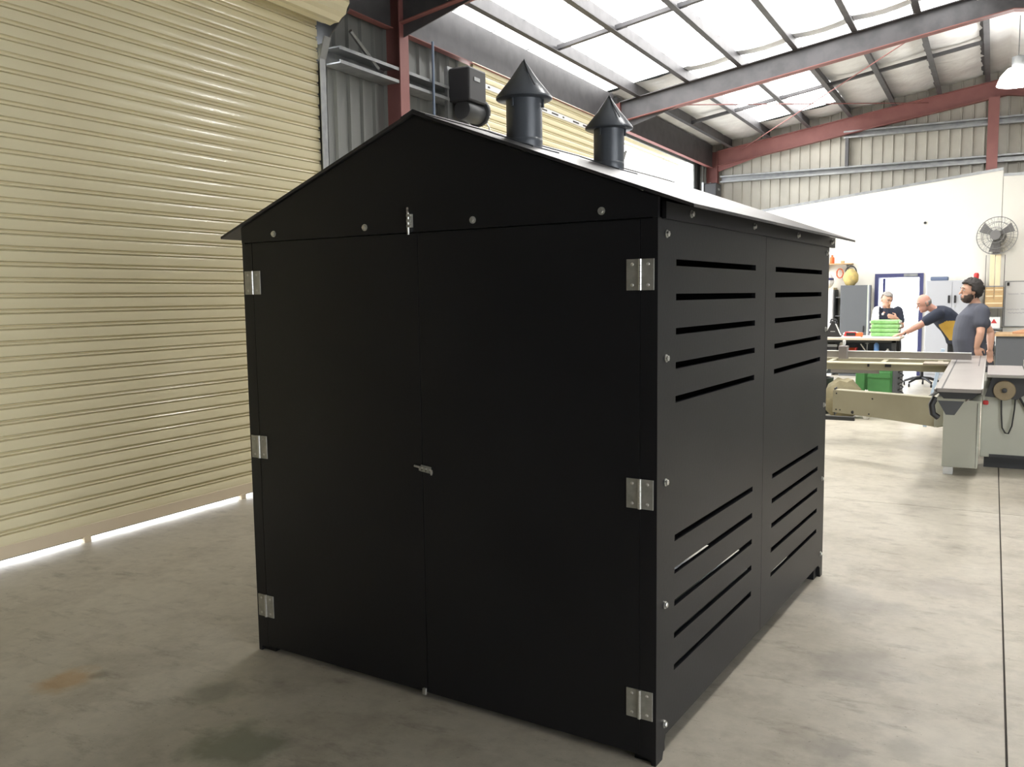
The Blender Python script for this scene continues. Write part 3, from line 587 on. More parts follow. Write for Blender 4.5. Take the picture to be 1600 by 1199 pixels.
# carton stack left of the whiteboard: plain rack with cartons
o = tag(empty('carton_rack', (.015, WY - .26, 0)), 'slim steel rack holding brown cartons below the wall fan', 'rack')
for z in (.25, .62, .93, 1.31, 1.69): box('shelf', GALV, o, (-.155, .155, -.16, .16, z - .02, z))
for sx in (-.155, .145):
    for sy in (-.16, .15): box('post', DARK, o, (sx, sx + .01, sy, sy + .01, 0, 2.25 if sy > 0 else 1.69))
cz = [(-.075, 1.565, .135, .105), (.075, 1.565, .135, .105), (-.075, 1.45, .135, .10), (.075, 1.45, .135, .10), (0, 1.312, .29, .125)]
for k, (dx, z, w, h) in enumerate([(-.073, 1.567, .14, .105), (.073, 1.567, .14, .105), (-.073, 1.452, .14, .113), (.073, 1.452, .14, .113), (0, 1.311, .285, .14)]):
    c = tag(empty('carton', (.015 + dx, WY - .28, z)), ['upper brown carton on the rack, on the side of the stationery cabinet', 'upper brown carton on the rack, on the side of the white board', 'lower brown carton of the pair nearer the stationery cabinet', 'lower brown carton of the pair nearer the white board', 'wide brown carton under the two pairs of cartons'][k], 'carton')
    box('box', CARD, c, (-w / 2, w / 2, -.13, .1, 0, h), .003); box('tape', CREAMC, c, (-w / 2 + .01, w / 2 - .01, -.132, -.13, h * .42, h * .58))
for dx, lab in ((-.045, 'tall cream carton leaning its flat side to the dark rack post'), (.045, 'tall cream carton standing next to the wall joint')):
    c = tag(MB().box(-.04, .04, -.06, .06, 0, .56).build('tall_carton', CREAMC, bevel=.004), lab, 'carton'); c.location = (.015 + dx, WY - .3, 1.69)
c = tag(MB().box(-.10, .10, -.1, .1, 0, .2).build('white_carton', WPAPER, bevel=.004), 'white carton with a red mark on the slim rack', 'carton'); c.location = (.03, WY - .28, .93 + .0)
MB().prism([(-.05, .09), (.05, .09), (.0, .17)], 'y', -.1015, -.0995).build('red_mark', REDP, c)
c = tag(MB().box(-.10, .10, -.1, .1, 0, .26).build('plain_carton', WPAPER, bevel=.004), 'plain white carton low on the slim rack', 'carton'); c.location = (.02, WY - .28, .62)
# whiteboard
o = tag(empty('whiteboard', (.80, WY, 1.36)), 'white board with faint writing on the end wall', 'whiteboard')
box('panel', WPAPER, o, (-.60, .60, -.018, -.004, -.40, .40)); 
for a in ((-.62, .62, -.024, -.002, .40, .415), (-.62, .62, -.024, -.002, -.415, -.40), (-.62, -.60, -.024, -.002, -.40, .40), (.60, .62, -.024, -.002, -.40, .40)): box('frame', GALV, o, a)
INK = mat('faded_marker_ink', (.45, .45, .50), .8)
for (x0, w, z) in ((-.56, .16, .18), (-.36, .10, .185), (-.58, .20, -.10), (-.35, .12, -.095), (-.55, .26, -.16), (-.22, .2, .18)):
    MB().tube([(x0 + w * k / 14, -.019, z + .012 * math.sin(k * 2.1)) for k in range(15)], .003, 4).build('writing', INK, o)
b = tag(MB().box(-.02, .02, -.03, 0, -.03, .03).build('magnet_clip', BLK, bevel=.004), 'small black clip above the white board', 'clip'); b.location = (.235, WY - .025, 1.72)
# dark bench with wooden top (right)
o = tag(empty('dark_bench', (.95, 16.75, 0)), 'dark cupboard bench with a raw wood top below the white board', 'bench')
box('body', GREYCAB, o, (-.88, .9, -.38, .38, .0, .86)); box('top', WOOD, o, (-.90, .92, -.42, .42, .86, .90), .003)
for k in range(3): box('door', GREYCAB, o, (-.86 + k * .59, -.29 + k * .59, -.395, -.38, .06, .82), .004)
c = tag(MB().box(-.12, .16, -.1, .1, 0, .03).add([(-.12, -.1, .03), (.16, -.1, .03), (.05, .0, .075), (.16, .1, .03), (-.12, .1, .03)], [(0, 1, 2), (1, 3, 2), (3, 4, 2), (4, 0, 2)]).build('folded_cloth', mat('tan_leather', (.52, .28, .15), .7)), 'folded tan cloth on the raw wood bench top', 'cloth'); c.location = (.42, 16.5, .90)
CRT = mat('black_crate', (.03, .03, .034), .5)
for k in range(5):
    c = tag(empty('storage_crate', (-.06, 16.75, .0 + .185 * k)), ['black crate at the floor under the crate stack', 'black crate second from the floor beside the dark bench', 'black crate in the middle of the crate stack', 'black crate below the topmost one of the stack', 'topmost black crate stacked beside the dark bench'][k], 'crate')
    g = MB(); g.box(-.10, .10, -.28, .28, 0, .01); 
    for a in ((-.11, -.10, -.29, .29), (.10, .11, -.29, .29), (-.10, .10, -.29, -.28), (-.10, .10, .28, .29)): g.box(*a, 0, .17)
    g.build('shell', CRT, c); 
    rim = MB()
    for a in ((-.12, -.10, -.30, .30), (.10, .12, -.30, .30), (-.10, .10, -.30, -.28), (-.10, .10, .28, .30)): rim.box(*a, .165, .183)
    rim.build('rim', mat('crate_rim', (.16, .16, .17), .5), c)

# ------------------------------------------------------------------ workbench with green packages
o = tag(empty('workbench', (-2.05, 14.50, 0)), 'long workbench with pale top where three men work', 'bench')
box('top', mat('pale_bench_top', (.70, .62, .50), .5), o, (-.95, .86, -.42, .42, .885, .92), .004); box('apron', DARK, o, (-.90, .81, -.38, -.36, .85, .885)); box('apron', DARK, o, (-.90, .81, .376, .396, .80, .885)); box('shelf', GREYCAB, o, (-.90, .81, -.36, .36, .60, .625)); box('back_panel', mat('bench_back', (.10, .115, .13), .6), o, (-.90, .81, .355, .375, .30, .80))
for sx in (-.90, .75):
    for sy in (-.38, .32): box('leg', DARK, o, (sx, sx + .06, sy, sy + .06, 0, .885))
GRN = mat('green_package_wrap', (.24, .54, .18), .45, noise=(14, (.38, .68, .32), .4, .7)); PLAS = mat('clear_white_plastic', (.78, .84, .76), .35)
gp = on_z(1366, 524, .93); gq = on_z(1408, 524, .93); gx0, gx1 = -1.62, -1.24
for k in range(4):
    c = tag(empty('green_package', (-1.425 + random.uniform(-.006, .006), 14.52, .932 + .063 * k), random.uniform(-.02, .02)), ['green wrapped package at the bottom of the pile on the workbench', 'green wrapped package second from the bottom of the pile', 'green wrapped package just under the top one of the pile', 'topmost green wrapped package of the pile on the workbench'][k], 'package')
    box('body', GRN, c, (-.20, .20, -.15, .15, 0.002, .060), .016)
    for sx in (-1, 1): box('end_seal', PLAS, c, (min(sx * .195, sx * .216), max(sx * .195, sx * .216), -.14, .14, .012, .046), .008)
c = tag(MB().box(-.25, .24, -.2, .2, 0, .012).build('white_sheet', WPAPER), 'white paper sheet under the green package pile', 'sheet'); c.location = (-1.44, 14.52, .92)
c = tag(empty('black_stand', (-2.165, 14.36, .92)), 'black A-shaped stand with pale straps on the workbench', 'stand')
MB().prism([(-.13, 0), (.13, 0), (.035, .20), (.025, .25), (-.025, .25), (-.035, .20)], 'y', -.06, .06).build('body', BLK, c, bevel=.01); MB().tube([(-.05, 0, .21), (-.035, 0, .27), (.035, 0, .27), (.05, 0, .21)], .014, 6).build('handle', BLK, c)
for sx in (-1, 1): MB().tube([(sx * .045, -.065, .20), (sx * .095, -.066, .08), (sx * .12, -.066, .03)], .008, 6).build('strap', WPAPER, c)
box('label_plate', mat('silver_label', (.4, .4, .4), .4), c, (-.035, .035, -.062, -.06, .08, .09))
c = tag(MB().box(-.13, .15, -.12, .12, 0, .012).build('paper_pad', WPAPER), 'white paper pad under the red tool on the workbench', 'paper'); c.location = (-1.90, 14.32, .92)
c = tag(empty('red_tool_case', (-1.915, 14.34, .932)), 'red and black tool case on the paper pad', 'tool case')
MB().prism([(-.09, 0), (.09, 0), (.08, .07), (-.07, .07)], 'y', -.05, .05).build('shell', REDP, c, bevel=.008); box('grip', BLK, c, (-.05, .08, -.056, -.05, .01, .055))
c = tag(MB().prism([(-.05, 0), (.05, 0), (.045, .06), (-.04, .06)], 'y', -.05, .05).build('orange_case', ORANGE, bevel=.008), 'small orange case beside the red tool case', 'case'); c.location = (-1.78, 14.34, .932)
c = tag(MB().ball((0, 0, .04), (.13, .07, .04), 16, 8).build('white_cloth', WPAPER, smooth=True), 'crumpled white cloth behind the red tool case', 'cloth'); c.location = (-1.92, 14.56, .92)
# things on the lower shelf
def bottle(m, c, h, r, label, cap=None):
    o = tag(empty('bottle', c), label, 'bottle'); MB().lathe([(r * .9, 0), (r, .01), (r, h * .75), (r * .45, h * .88), (r * .4, h * .93)], 16).build('body', m, o, True); MB().lathe([(r * .48, h * .92), (r * .48, h), (.0005, h)], 14).build('cap', cap or m, o, True); return o
bottle(BLUE, (-1.52, 14.22, .625), .25, .036, 'blue bottle standing on the lower bench shelf', LBLUE); bottle(WPAPER, (-1.36, 14.22, .625), .13, .03, 'short white bottle beside the blue bottle'); bottle(WPAPER, (-2.03, 14.25, .625), .245, .03, 'tall white bottle near the red bin', BLK)
c = tag(MB().box(-.07, .07, -.1, .1, 0, .19).build('parts_box', mat('lilac_grey_box', (.45, .48, .62), .5), bevel=.006), 'lilac grey parts box on the lower bench shelf', 'box'); c.location = (-2.36, 14.28, .625)
c = tag(empty('black_toolbox', (-2.17, 14.26, .625)), 'black toolbox with a grey lid on the lower shelf', 'toolbox'); box('body', BLK, c, (-.09, .09, -.09, .09, 0, .15), .006); box('lid', GALV, c, (-.095, .095, -.095, .095, .15, .19), .006); box('handle', BLK, c, (-.05, .05, -.01, .01, .19, .21))
c = tag(empty('red_bin', (-1.90, 14.26, .625)), 'low red bin on the lower bench shelf', 'bin'); MB().prism([(-.08, 0), (.08, 0), (.10, .14), (.085, .14), (.07, .015), (-.07, .015), (-.085, .14), (-.10, .14)], 'y', -.1, .1).build('tray', REDP, c); box('end_wall', ORANGE, c, (-.08, .08, .09, .1, 0, .13)); box('end_wall', ORANGE, c, (-.08, .08, -.1, -.09, 0, .10))
c = tag(empty('clamp', (-1.66, 14.2, .625)), 'grey G-clamp standing on the lower shelf', 'clamp'); MB().tube([(-.05, 0, .0), (0, 0, .08), (-.06, 0, .17), (-.08, 0, .2)], .01, 6).build('frame', STEEL, c); MB().tube([(.05, 0, .0), (.01, 0, .1), (.012, 0, .22)], .008, 6).build('screw', GALV, c); box('pad', GALV, c, (-.02, .035, -.015, .015, .2, .215))

# ------------------------------------------------------------------ machines and odds behind the saw
MG = mat('machine_green', (.085, .28, .09), .45, noise=(5, (.07, .23, .075), .4, .7)); KHAKI = mat('khaki_canvas', (.23, .20, .115), .8, noise=(9, (.16, .14, .085), .4, .7))
o = tag(empty('green_machine', (-1.30, 12.4, 0)), 'squat green workshop machine with recessed front behind the saw', 'machine')
box('body', MG, o, (-.24, .20, -.22, .3, .06, .70), .01); box('base', DARK, o, (-.26, .22, -.24, .32, 0, .06)); box('front_frame', MG, o, (-.24, -.13, -.27, -.22, .06, .70), .006); box('front_panel', MG, o, (-.10, .18, -.245, -.22, .10, .58), .01); box('ledge', MG, o, (-.10, .18, -.255, -.22, .50, .53)); box('side_column', GREYCAB, o, (.20, .29, -.22, .2, 0, .68), .006)
MB().tube([(.30 + .03 * math.cos(k * .9), -.23 + .03 * math.sin(k * .9), .08 + .011 * k) for k in range(50)], .009, 6).build('spiral_hose', BLK, o, True); box('top_lip', DARK, o, (-.26, .24, -.25, .3, .70, .72))
o = sack('dust_sack', KHAKI, (-1.66, 11.9, 0), (.24, .2, .27), 'khaki canvas dust sack beside the green machine', 'sack', 5); o.scale = (1, 1, 1)
sack('rag_bag', WPAPER, (-1.36, 11.80, 0.0), (.06, .06, .20), 'white plastic rag bag leaning on the green machine', 'bag', 7)
o = tag(empty('bin_of_offcuts', (-2.05, 12.2, 0)), 'dark bin full of black and white offcuts', 'bin')
g = MB().lathe([(.19, 0), (.23, .48), (.21, .48), (.17, .02)], 20, cap=True).build('tub', CRT, o, True)
for k in range(9): MB().box(-.012, .012, -.03, .03, 0, .42).xf(Matrix.Translation((random.uniform(-.1, .1), random.uniform(-.1, .1), .25)) @ Matrix.Rotation(random.uniform(-.5, .5), 4, 'Y')).build('offcut', (WPAPER, CRT, GREYCAB)[k % 3], o)
# swivel chair
o = tag(empty('swivel_stool', (-1.02, 16.35, 0)), 'swivel stool with a five-star black base and pale blue seat', 'stool')
for k in range(5):
    a = 2 * math.pi * k / 5 + .3; l = MB().tube([(0, 0, .14), (.14 * math.cos(a), .14 * math.sin(a), .13), (.29 * math.cos(a), .29 * math.sin(a), .075)], [.03, .024, .018], 8).build('base_leg', BLK, o, True)
    MB().lathe([(.028, -.014), (.03, -.01), (.03, .01), (.028, .014)], 14, (.29 * math.cos(a), .29 * math.sin(a), .03), 'x').build('castor', BLK, l, True)
MB().lathe([(.03, .12), (.03, .3), (.018, .3), (.018, .44)], 14).build('column', BLK, o, True); box('seat', LBLUE, o, (-.19, .19, -.19, .19, .44, .52), .03); box('seat_plate', BLK, o, (-.10, .10, -.10, .10, .42, .44))
o = tag(MB().box(-.02, .02, -.012, .012, 0, .95).build('pale_batten', LBLUE, bevel=.003), 'pale blue batten leaning behind the sliding table', 'batten'); o.location = (-.66, 11.4, 0); o.rotation_euler = (0, .18, 0)

# ------------------------------------------------------------------ sliding-table panel saw
SG = mat('pale_grey_green_machine', (.52, .53, .455), .5, noise=(3, (.46, .47, .40), .4, .7)); SB = mat('beige_machine_paint', (.36, .335, .235), .5, noise=(3, (.32, .295, .205), .4, .7)); ALU = mat('anodised_aluminium', (.42, .395, .375), .35, .6, noise=(2, (.37, .345, .33), .4, .7)); IRON = mat('cast_iron_table', (.27, .245, .24), .4, .5)
SAW = tag(empty('panel_saw', (.1, 9.2, 0)), 'sliding-table panel saw with pale cabinet and long aluminium table', 'saw'); SAW.location = (0, 0, 0)
st = MB().box(-.354, -.045, 7.30, 11.15, .852, .88).build('sliding_table', ALU, SAW)
for (a, c) in ((-.355, -.335), (-.325, -.30), (-.29, -.045)): pass
box('t_slot', DARK, st, (-.318, -.306, 7.31, 11.14, .8795, .8806)); box('t_slot', DARK, st, (-.100, -.092, 9.6, 11.14, .8795, .8806)); box('edge_rail', ALU, st, (-.366, -.346, 7.30, 11.15, .842, .872)); box('edge_strip', STEEL, st, (-.05, -.038, 7.30, 11.15, .84, .884))
MB().prism([(-.345, .85), (-.06, .85), (-.11, .80), (-.30, .80)], 'y', 7.33, 11.1).build('table_underframe', DARK, st)
rail = MB().prism([(-.345, .80), (-.16, .80), (-.16, .775), (-.225, .665), (-.285, .665), (-.345, .775)], 'y', 7.42, 10.9).build('guide_beam', GREYCAB, SAW); box('guide_rail', SG, rail, (-.350, -.155, 7.40, 7.46, .775, .805), .004)
MB().tube([(-.19, 7.41, .80), (-.15, 7.41, .775), (-.09, 7.41, .835)], .008, 6).build('scissor_bracket', ALU, rail)
g = MB().tube([(-.36, 7.42, .80), (-.385, 7.41, .74), (-.375, 7.42, .67), (-.34, 7.44, .64)], .024, 8).build('end_buffer', BLK, rail, True)
cab = box('front_cabinet', SG, SAW, (-.345, -.065, 8.47, 9.15, .07, .66), .006); box('cabinet_seam', DARK, cab, (-.083, -.080, 8.466, 8.48, .08, .64)); MB().box(-.335, -.255, 8.49, 8.58, 0, .07).build('foot', WPAPER, cab, bevel=.004); box('foot', WPAPER, cab, (-.335, -.255, 9.02, 9.12, 0, .07), .004)
box('cabinet_lip', SG, cab, (-.355, -.055, 8.46, 9.16, .65, .665), .003)
body = box('main_body', SG, SAW, (-.055, 1.35, 8.95, 9.85, .10, .80), .008); box('plinth', DARK, body, (-.02, 1.3, 9.0, 9.8, 0.0, .10)); box('lower_recess', DARK, body, (.02, 1.25, 8.944, 8.952, .10, .13))
tb = box('main_table', IRON, SAW, (-.02, .28, 8.85, 9.95, .835, .865), .003); box('table_rim', SG, tb, (.30, 1.4, 8.85, 9.95, .80, .868), .006); box('rip_fence', ALU, tb, (.285, .315, 8.9, 9.9, .868, .93), .003); box('table_scale', STEEL, tb, (-.02, .30, 8.835, 8.85, .84, .86)); box('motor_cover', SB, tb, (.36, .62, 8.87, 9.3, .868, .93), .02)
MB().prism([(-.03, .66), (.02, .83), (.30, .83), (.30, .70), (.22, .64)], 'y', 8.9, 8.95).build('dusty_guard', DARK, body); MB().lathe([(.085, -.02), (.09, -.01), (.09, .02), (.05, .03)], 24, (.12, 8.90, .72), 'y').build('hand_wheel', mat('dusty_ochre', (.30, .24, .15), .8), body, True)
MB().lathe([(.0005, -.045), (.02, -.04), (.022, -.02)], 12, (.12, 8.90, .72), 'y').build('wheel_hub', DARK, body, True)
MB().tube([(.10, 8.93, .64), (.105, 8.925, .50), (.115, 8.92, .38), (.14, 8.915, .335), (.165, 8.915, .33), (.19, 8.92, .40), (.205, 8.925, .55), (.215, 8.93, .78)], .007, 6).build('cable_loop', BLK, body, True)
MB().tube([(.215, 8.93, .80), (.24, 8.925, .66), (.30, 8.92, .55), (.40, 8.93, .42)], .011, 6).build('hose', BLK, body, True); box('oil_cup', REDP, body, (-.045, -.0, 8.92, 8.95, .58, .62), .01)
# swing arm and outrigger
aL, aR = Vector((-1.33, 9.10, 0)), Vector((-.36, 8.62, 0)); dv = (aR - aL).normalized(); nv = Vector((-dv.y, dv.x, 0)) * .06
def armring(p, z0, z1): return [tuple(p - nv + Vector((0, 0, z0))), tuple(p + nv + Vector((0, 0, z0))), tuple(p + nv + Vector((0, 0, z1))), tuple(p - nv + Vector((0, 0, z1)))]
arm = MB().loft([armring(aL, .43, .655), armring(aL.lerp(aR, .5), .42, .66), armring(aR, .40, .665)]).build('swing_arm', SB, SAW, bevel=.006)
for (t, z, r) in ((.04, .62, .008), (.04, .46, .008), (.08, .46, .007), (.21, .45, .017), (.40, .60, .008), (.37, .45, .008)):
    c = aL.lerp(aR, t) - nv * 1.02 + Vector((0, 0, z)); MB().ball(c, (r, .006, r), 12, 6).build('rivet', BLK, arm, True)
box('arm_end_plate', DARK, arm, (aL.x - .012, aL.x - .002, aL.y - .06, aL.y + .07, .40, .67))
fence = box('crosscut_fence', ALU, SAW, (-2.1, -.17, 10.05, 10.10, .905, .972), .004); box('fence_top_strip', WPAPER, fence, (-2.1, -.17, 10.04, 10.09, .972, .978))
stop = box('fence_stop', IRON, fence, (-1.45, -1.36, 9.99, 10.12, .89, 1.03), .006); MB().lathe([(.012, 1.03), (.016, 1.06), (.016, 1.09), (.0005, 1.095)], 12, (-1.40, 10.05, 0)).build('stop_knob', WPAPER, stop, True)
orr = box('outrigger_beam', SB, SAW, (-2.1, -.37, 9.82, 9.88, .79, .855), .004); box('beam_ledge', mat('light_beige_paint', (.60, .56, .40), .5), orr, (-2.1, -.40, 9.80, 10.02, .855, .868), .003); box('outrigger_beam', SB, SAW, (-2.1, -.37, 10.62, 10.67, .80, .86), .004); box('leg_strut', SG, orr, (-1.63, -1.57, 9.84, 9.90, .28, .79), .004); box('strut_foot', DARK, orr, (-1.66, -1.25, 9.84, 9.9, .24, .28)); box('under_tray', ALU, orr, (-1.5, -1.02, 9.83, 9.88, .755, .79))
for x in (-1.6, -1.05, -.5): box('cross_bar', SB, orr, (x, x + .05, 9.88, 10.62, .80, .85))
box('angle_plate', mat('pale_brass_plate', (.46, .40, .33), .5, .3), orr, (-.60, -.37, 9.75, 10.02, .868, .885), .004)
for (x, w) in ((-.96, .03), (-1.13, .01)): box('clamp_block', BLK, orr, (x, x + w * 2, 9.79, 9.80, .83, .86))
MB().tube([(-.36, 9.8, .82), (-.44, 9.6, .62), (-.5, 9.2, .60)], .018, 8).build('support_link', DARK, SAW)
MB().prism([(-.35, .66), (-.35, .42), (-.42, .40), (-.42, .665)], 'y', 8.56, 8.72).build('arm_pivot', SG, SAW)

# ------------------------------------------------------------------ people
SKIN = mat('skin', (.62, .36, .26), .55); SKIN2 = mat('skin_ruddy', (.58, .31, .24), .55); HAIRB = mat('black_hair', (.035, .03, .028), .7); HAIRG = mat('grey_hair', (.30, .28, .26), .8)
NAVYSH = mat('navy_shirt', (.022, .028, .048), .85); GREYSH = mat('slate_grey_tee', (.075, .08, .105), .9); DTROU = mat('dark_trousers', (.03, .032, .036), .85); YELSH = mat('mustard_shirt_panel', (.55, .34, .06), .85); WSH = mat('white_rim_light_and_badge', (.75, .75, .74), .85); SHOE = mat('work_boot', (.05, .035, .025), .6)
def fuse(mb, name, m, parent, voxel, smooth_it=4):
    o = mb.build(name + '_tmp', m); r = o.modifiers.new('r', 'REMESH'); r.mode = 'VOXEL'; r.voxel_size = voxel
    s_ = o.modifiers.new('s', 'SMOOTH'); s_.factor = .5; s_.iterations = smooth_it
    bpy.context.view_layer.update(); dg = bpy.context.evaluated_depsgraph_get(); me = bpy.data.meshes.new_from_object(o.evaluated_get(dg))
    me.name = name; me.polygons.foreach_set('use_smooth', [True] * len(me.polygons))
    if not me.materials: me.materials.append(m)
    bpy.data.objects.remove(o); n = bpy.data.objects.new(name, me); COL.objects.link(n); n.parent = parent; return n
def limb(g, pts, rad, sub=3, n=12):
    P = []; Rr = []
    for i in range(len(pts) - 1):
        for k in range(sub): P.append(Vector(pts[i]).lerp(Vector(pts[i + 1]), k / sub)); Rr.append(rad[i] + (rad[i + 1] - rad[i]) * k / sub)
    P.append(Vector(pts[-1])); Rr.append(rad[-1]); g.tube(P, Rr, n); g.ball(P[0], Rr[0], 10, 8); g.ball(P[-1], Rr[-1], 10, 8)
def trunk(g, pts, side, n=20):
    """pts: (centre, half width, half depth)"""
    C = [Vector(p[0]) for p in pts]; rings = []
    for i, (c, hw, hd) in enumerate(pts):
        t = (C[min(i + 1, len(C) - 1)] - C[max(i - 1, 0)]).normalized(); s_ = (side - t * side.dot(t)).normalized(); f_ = t.cross(s_)
        rings.append([C[i] + s_ * (hw * math.copysign(abs(math.cos(a)) ** .8, math.cos(a))) + f_ * (hd * math.copysign(abs(math.sin(a)) ** .8, math.sin(a))) for a in [2 * math.pi * k / n for k in range(n)]])
    g.loft(rings)
def hand(g, wrist, d, palm_n, thumb_s, curl=.35, s=1.0):
    """d: direction of the fingers, palm_n: out of the palm, thumb_s: towards the thumb"""
    d = d.normalized(); thumb_s = (thumb_s - d * thumb_s.dot(d)).normalized(); pn = d.cross(thumb_s).normalized()
    if pn.dot(palm_n) < 0: pn = -pn
    c = wrist + d * .05 * s; g.ball(c, (.042 * s, .056 * s, .019 * s), 12, 8, (thumb_s, d, pn))
    for k, (off, ln) in enumerate(((.031, .072), (.011, .080), (-.010, .075), (-.030, .058))):
        b = wrist + d * .088 * s + thumb_s * off * s; p = [b]; dd = d
        for q in range(3):
            dd = (dd + pn * curl).normalized(); p.append(p[-1] + dd * ln * s * (.42, .33, .25)[q])
        limb(g, [wrist + d * .05 * s + thumb_s * off * .8 * s] + p, [.011 * s, .0105 * s, .0095 * s, .009 * s, .0075 * s], 2, 8)
    b = wrist + d * .025 * s + thumb_s * .03 * s; limb(g, [b, b + (thumb_s + d * .7).normalized() * .04 * s, b + (thumb_s * .6 + d + pn * .4).normalized() * .075 * s], [.014 * s, .011 * s, .009 * s], 2, 8)
def head(g, c, f, u, s=1.0):
    sd = f.cross(u).normalized(); fr_ = (sd, f, u)
    g.ball(c + u * .02 * s, (.076 * s, .096 * s, .098 * s), 20, 14, fr_); g.ball(c + f * .028 * s - u * .055 * s, (.056 * s, .066 * s, .066 * s), 16, 10, fr_)
    g.ball(c + f * .070 * s - u * .095 * s, (.026 * s, .024 * s, .022 * s), 10, 8, fr_)      # chin
    limb(g, [c + f * .093 * s + u * .012 * s, c + f * .116 * s - u * .028 * s], [.009 * s, .014 * s], 2, 8)   # nose
    g.ball(c + f * .088 * s + u * .03 * s, (.052 * s, .012 * s, .010 * s), 10, 6, fr_)       # brow
    g.ball(c + f * .090 * s - u * .062 * s, (.024 * s, .010 * s, .010 * s), 10, 6, fr_)      # lips
    for sg in (-1, 1): g.ball(c + sd * sg * .078 * s - f * .008 * s - u * .008 * s, (.010 * s, .018 * s, .030 * s), 8, 6, fr_)
def face_bits(par, c, f, u, s=1.0):
    sd = f.cross(u).normalized(); EW = mat('eye_white', (.7, .7, .68), .3)
    for sg in (-1, 1):
        e = MB().ball(c + sd * sg * .031 * s + f * .082 * s + u * .010 * s, .0095 * s, 10, 8).build('eye', EW, par, True)
        MB().ball(c + sd * sg * .031 * s + f * .0925 * s + u * .010 * s, .0045 * s, 8, 6).build('iris', HAIRB, e, True)
        MB().tube([c + sd * sg * .013 * s + f * .099 * s + u * .032 * s, c + sd * sg * .032 * s + f * .098 * s + u * .037 * s, c + sd * sg * .05 * s + f * .086 * s + u * .031 * s], .0035 * s, 5).build('eyebrow', HAIRB, par)
    MB().tube([c + sd * -.022 * s + f * .097 * s - u * .062 * s, c + f * .102 * s - u * .062 * s, c + sd * .022 * s + f * .097 * s - u * .062 * s], .0022 * s, 5).build('mouth', mat('lip', (.38, .14, .12), .5), par)
def hair_cap(name, m, par, c, f, u, keep, s=1.0, th=.014, seed=1, off=(0, 0, .02), rad=(.076, .096, .098), rough=.005):
    sd = f.cross(u).normalized(); g = MB(); cc = c + sd * off[0] * s + f * off[1] * s + u * off[2] * s
    g.ball(cc, tuple((r + th) * s for r in rad), 36, 26, (sd, f, u)); rnd = random.Random(seed); keepi = {}; vs = []
    for i, v in enumerate(g.v):
        d = Vector(v) - c; k = (d.dot(sd) / s, d.dot(f) / s, d.dot(u) / s)
        if keep(*k): keepi[i] = len(vs); vs.append(Vector(v) + (Vector(v) - cc).normalized() * rnd.uniform(-rough, rough) * s)
    fs = [tuple(keepi[i] for i in fc) for fc in g.f if all(i in keepi for i in fc)]
    o = MB().add(vs, fs).build(name, m, par, True); t = o.modifiers.new('solid', 'SOLIDIFY'); t.thickness = th * 1.4 * s; t.offset = -1; return o
def boots(par, ank, f):
    for a in ank:
        sd = f.cross(Vector((0, 0, 1))).normalized(); g = MB()
        g.ball(Vector((a.x, a.y, .05)) + f * .055, (.046, .135, .05), 16, 10, (sd, f, Vector((0, 0, 1)))); g.ball(Vector((a.x, a.y, .08)), (.046, .055, .075), 14, 10)
        g.v = [(x, y, max(z, 0)) for x, y, z in g.v]; g.build('boot', SHOE, par, True)
def paint(o, m, test):
    o.data.materials.append(m); k = len(o.data.materials) - 1
    for p in o.data.polygons:
        if test(p.center, p.normal): p.material_index = k
Z3 = Vector((0, 0, 1))
RH = Vector((RGT.x, RGT.y, 0)).normalized(); FH = Vector((FWD.x, FWD.y, 0)).normalized()
def proj(v): d = v - CAM; z = d.dot(FWD); return 800 + F_PX * d.dot(RGT) / z, 599.5 - F_PX * d.dot(UPV) / z

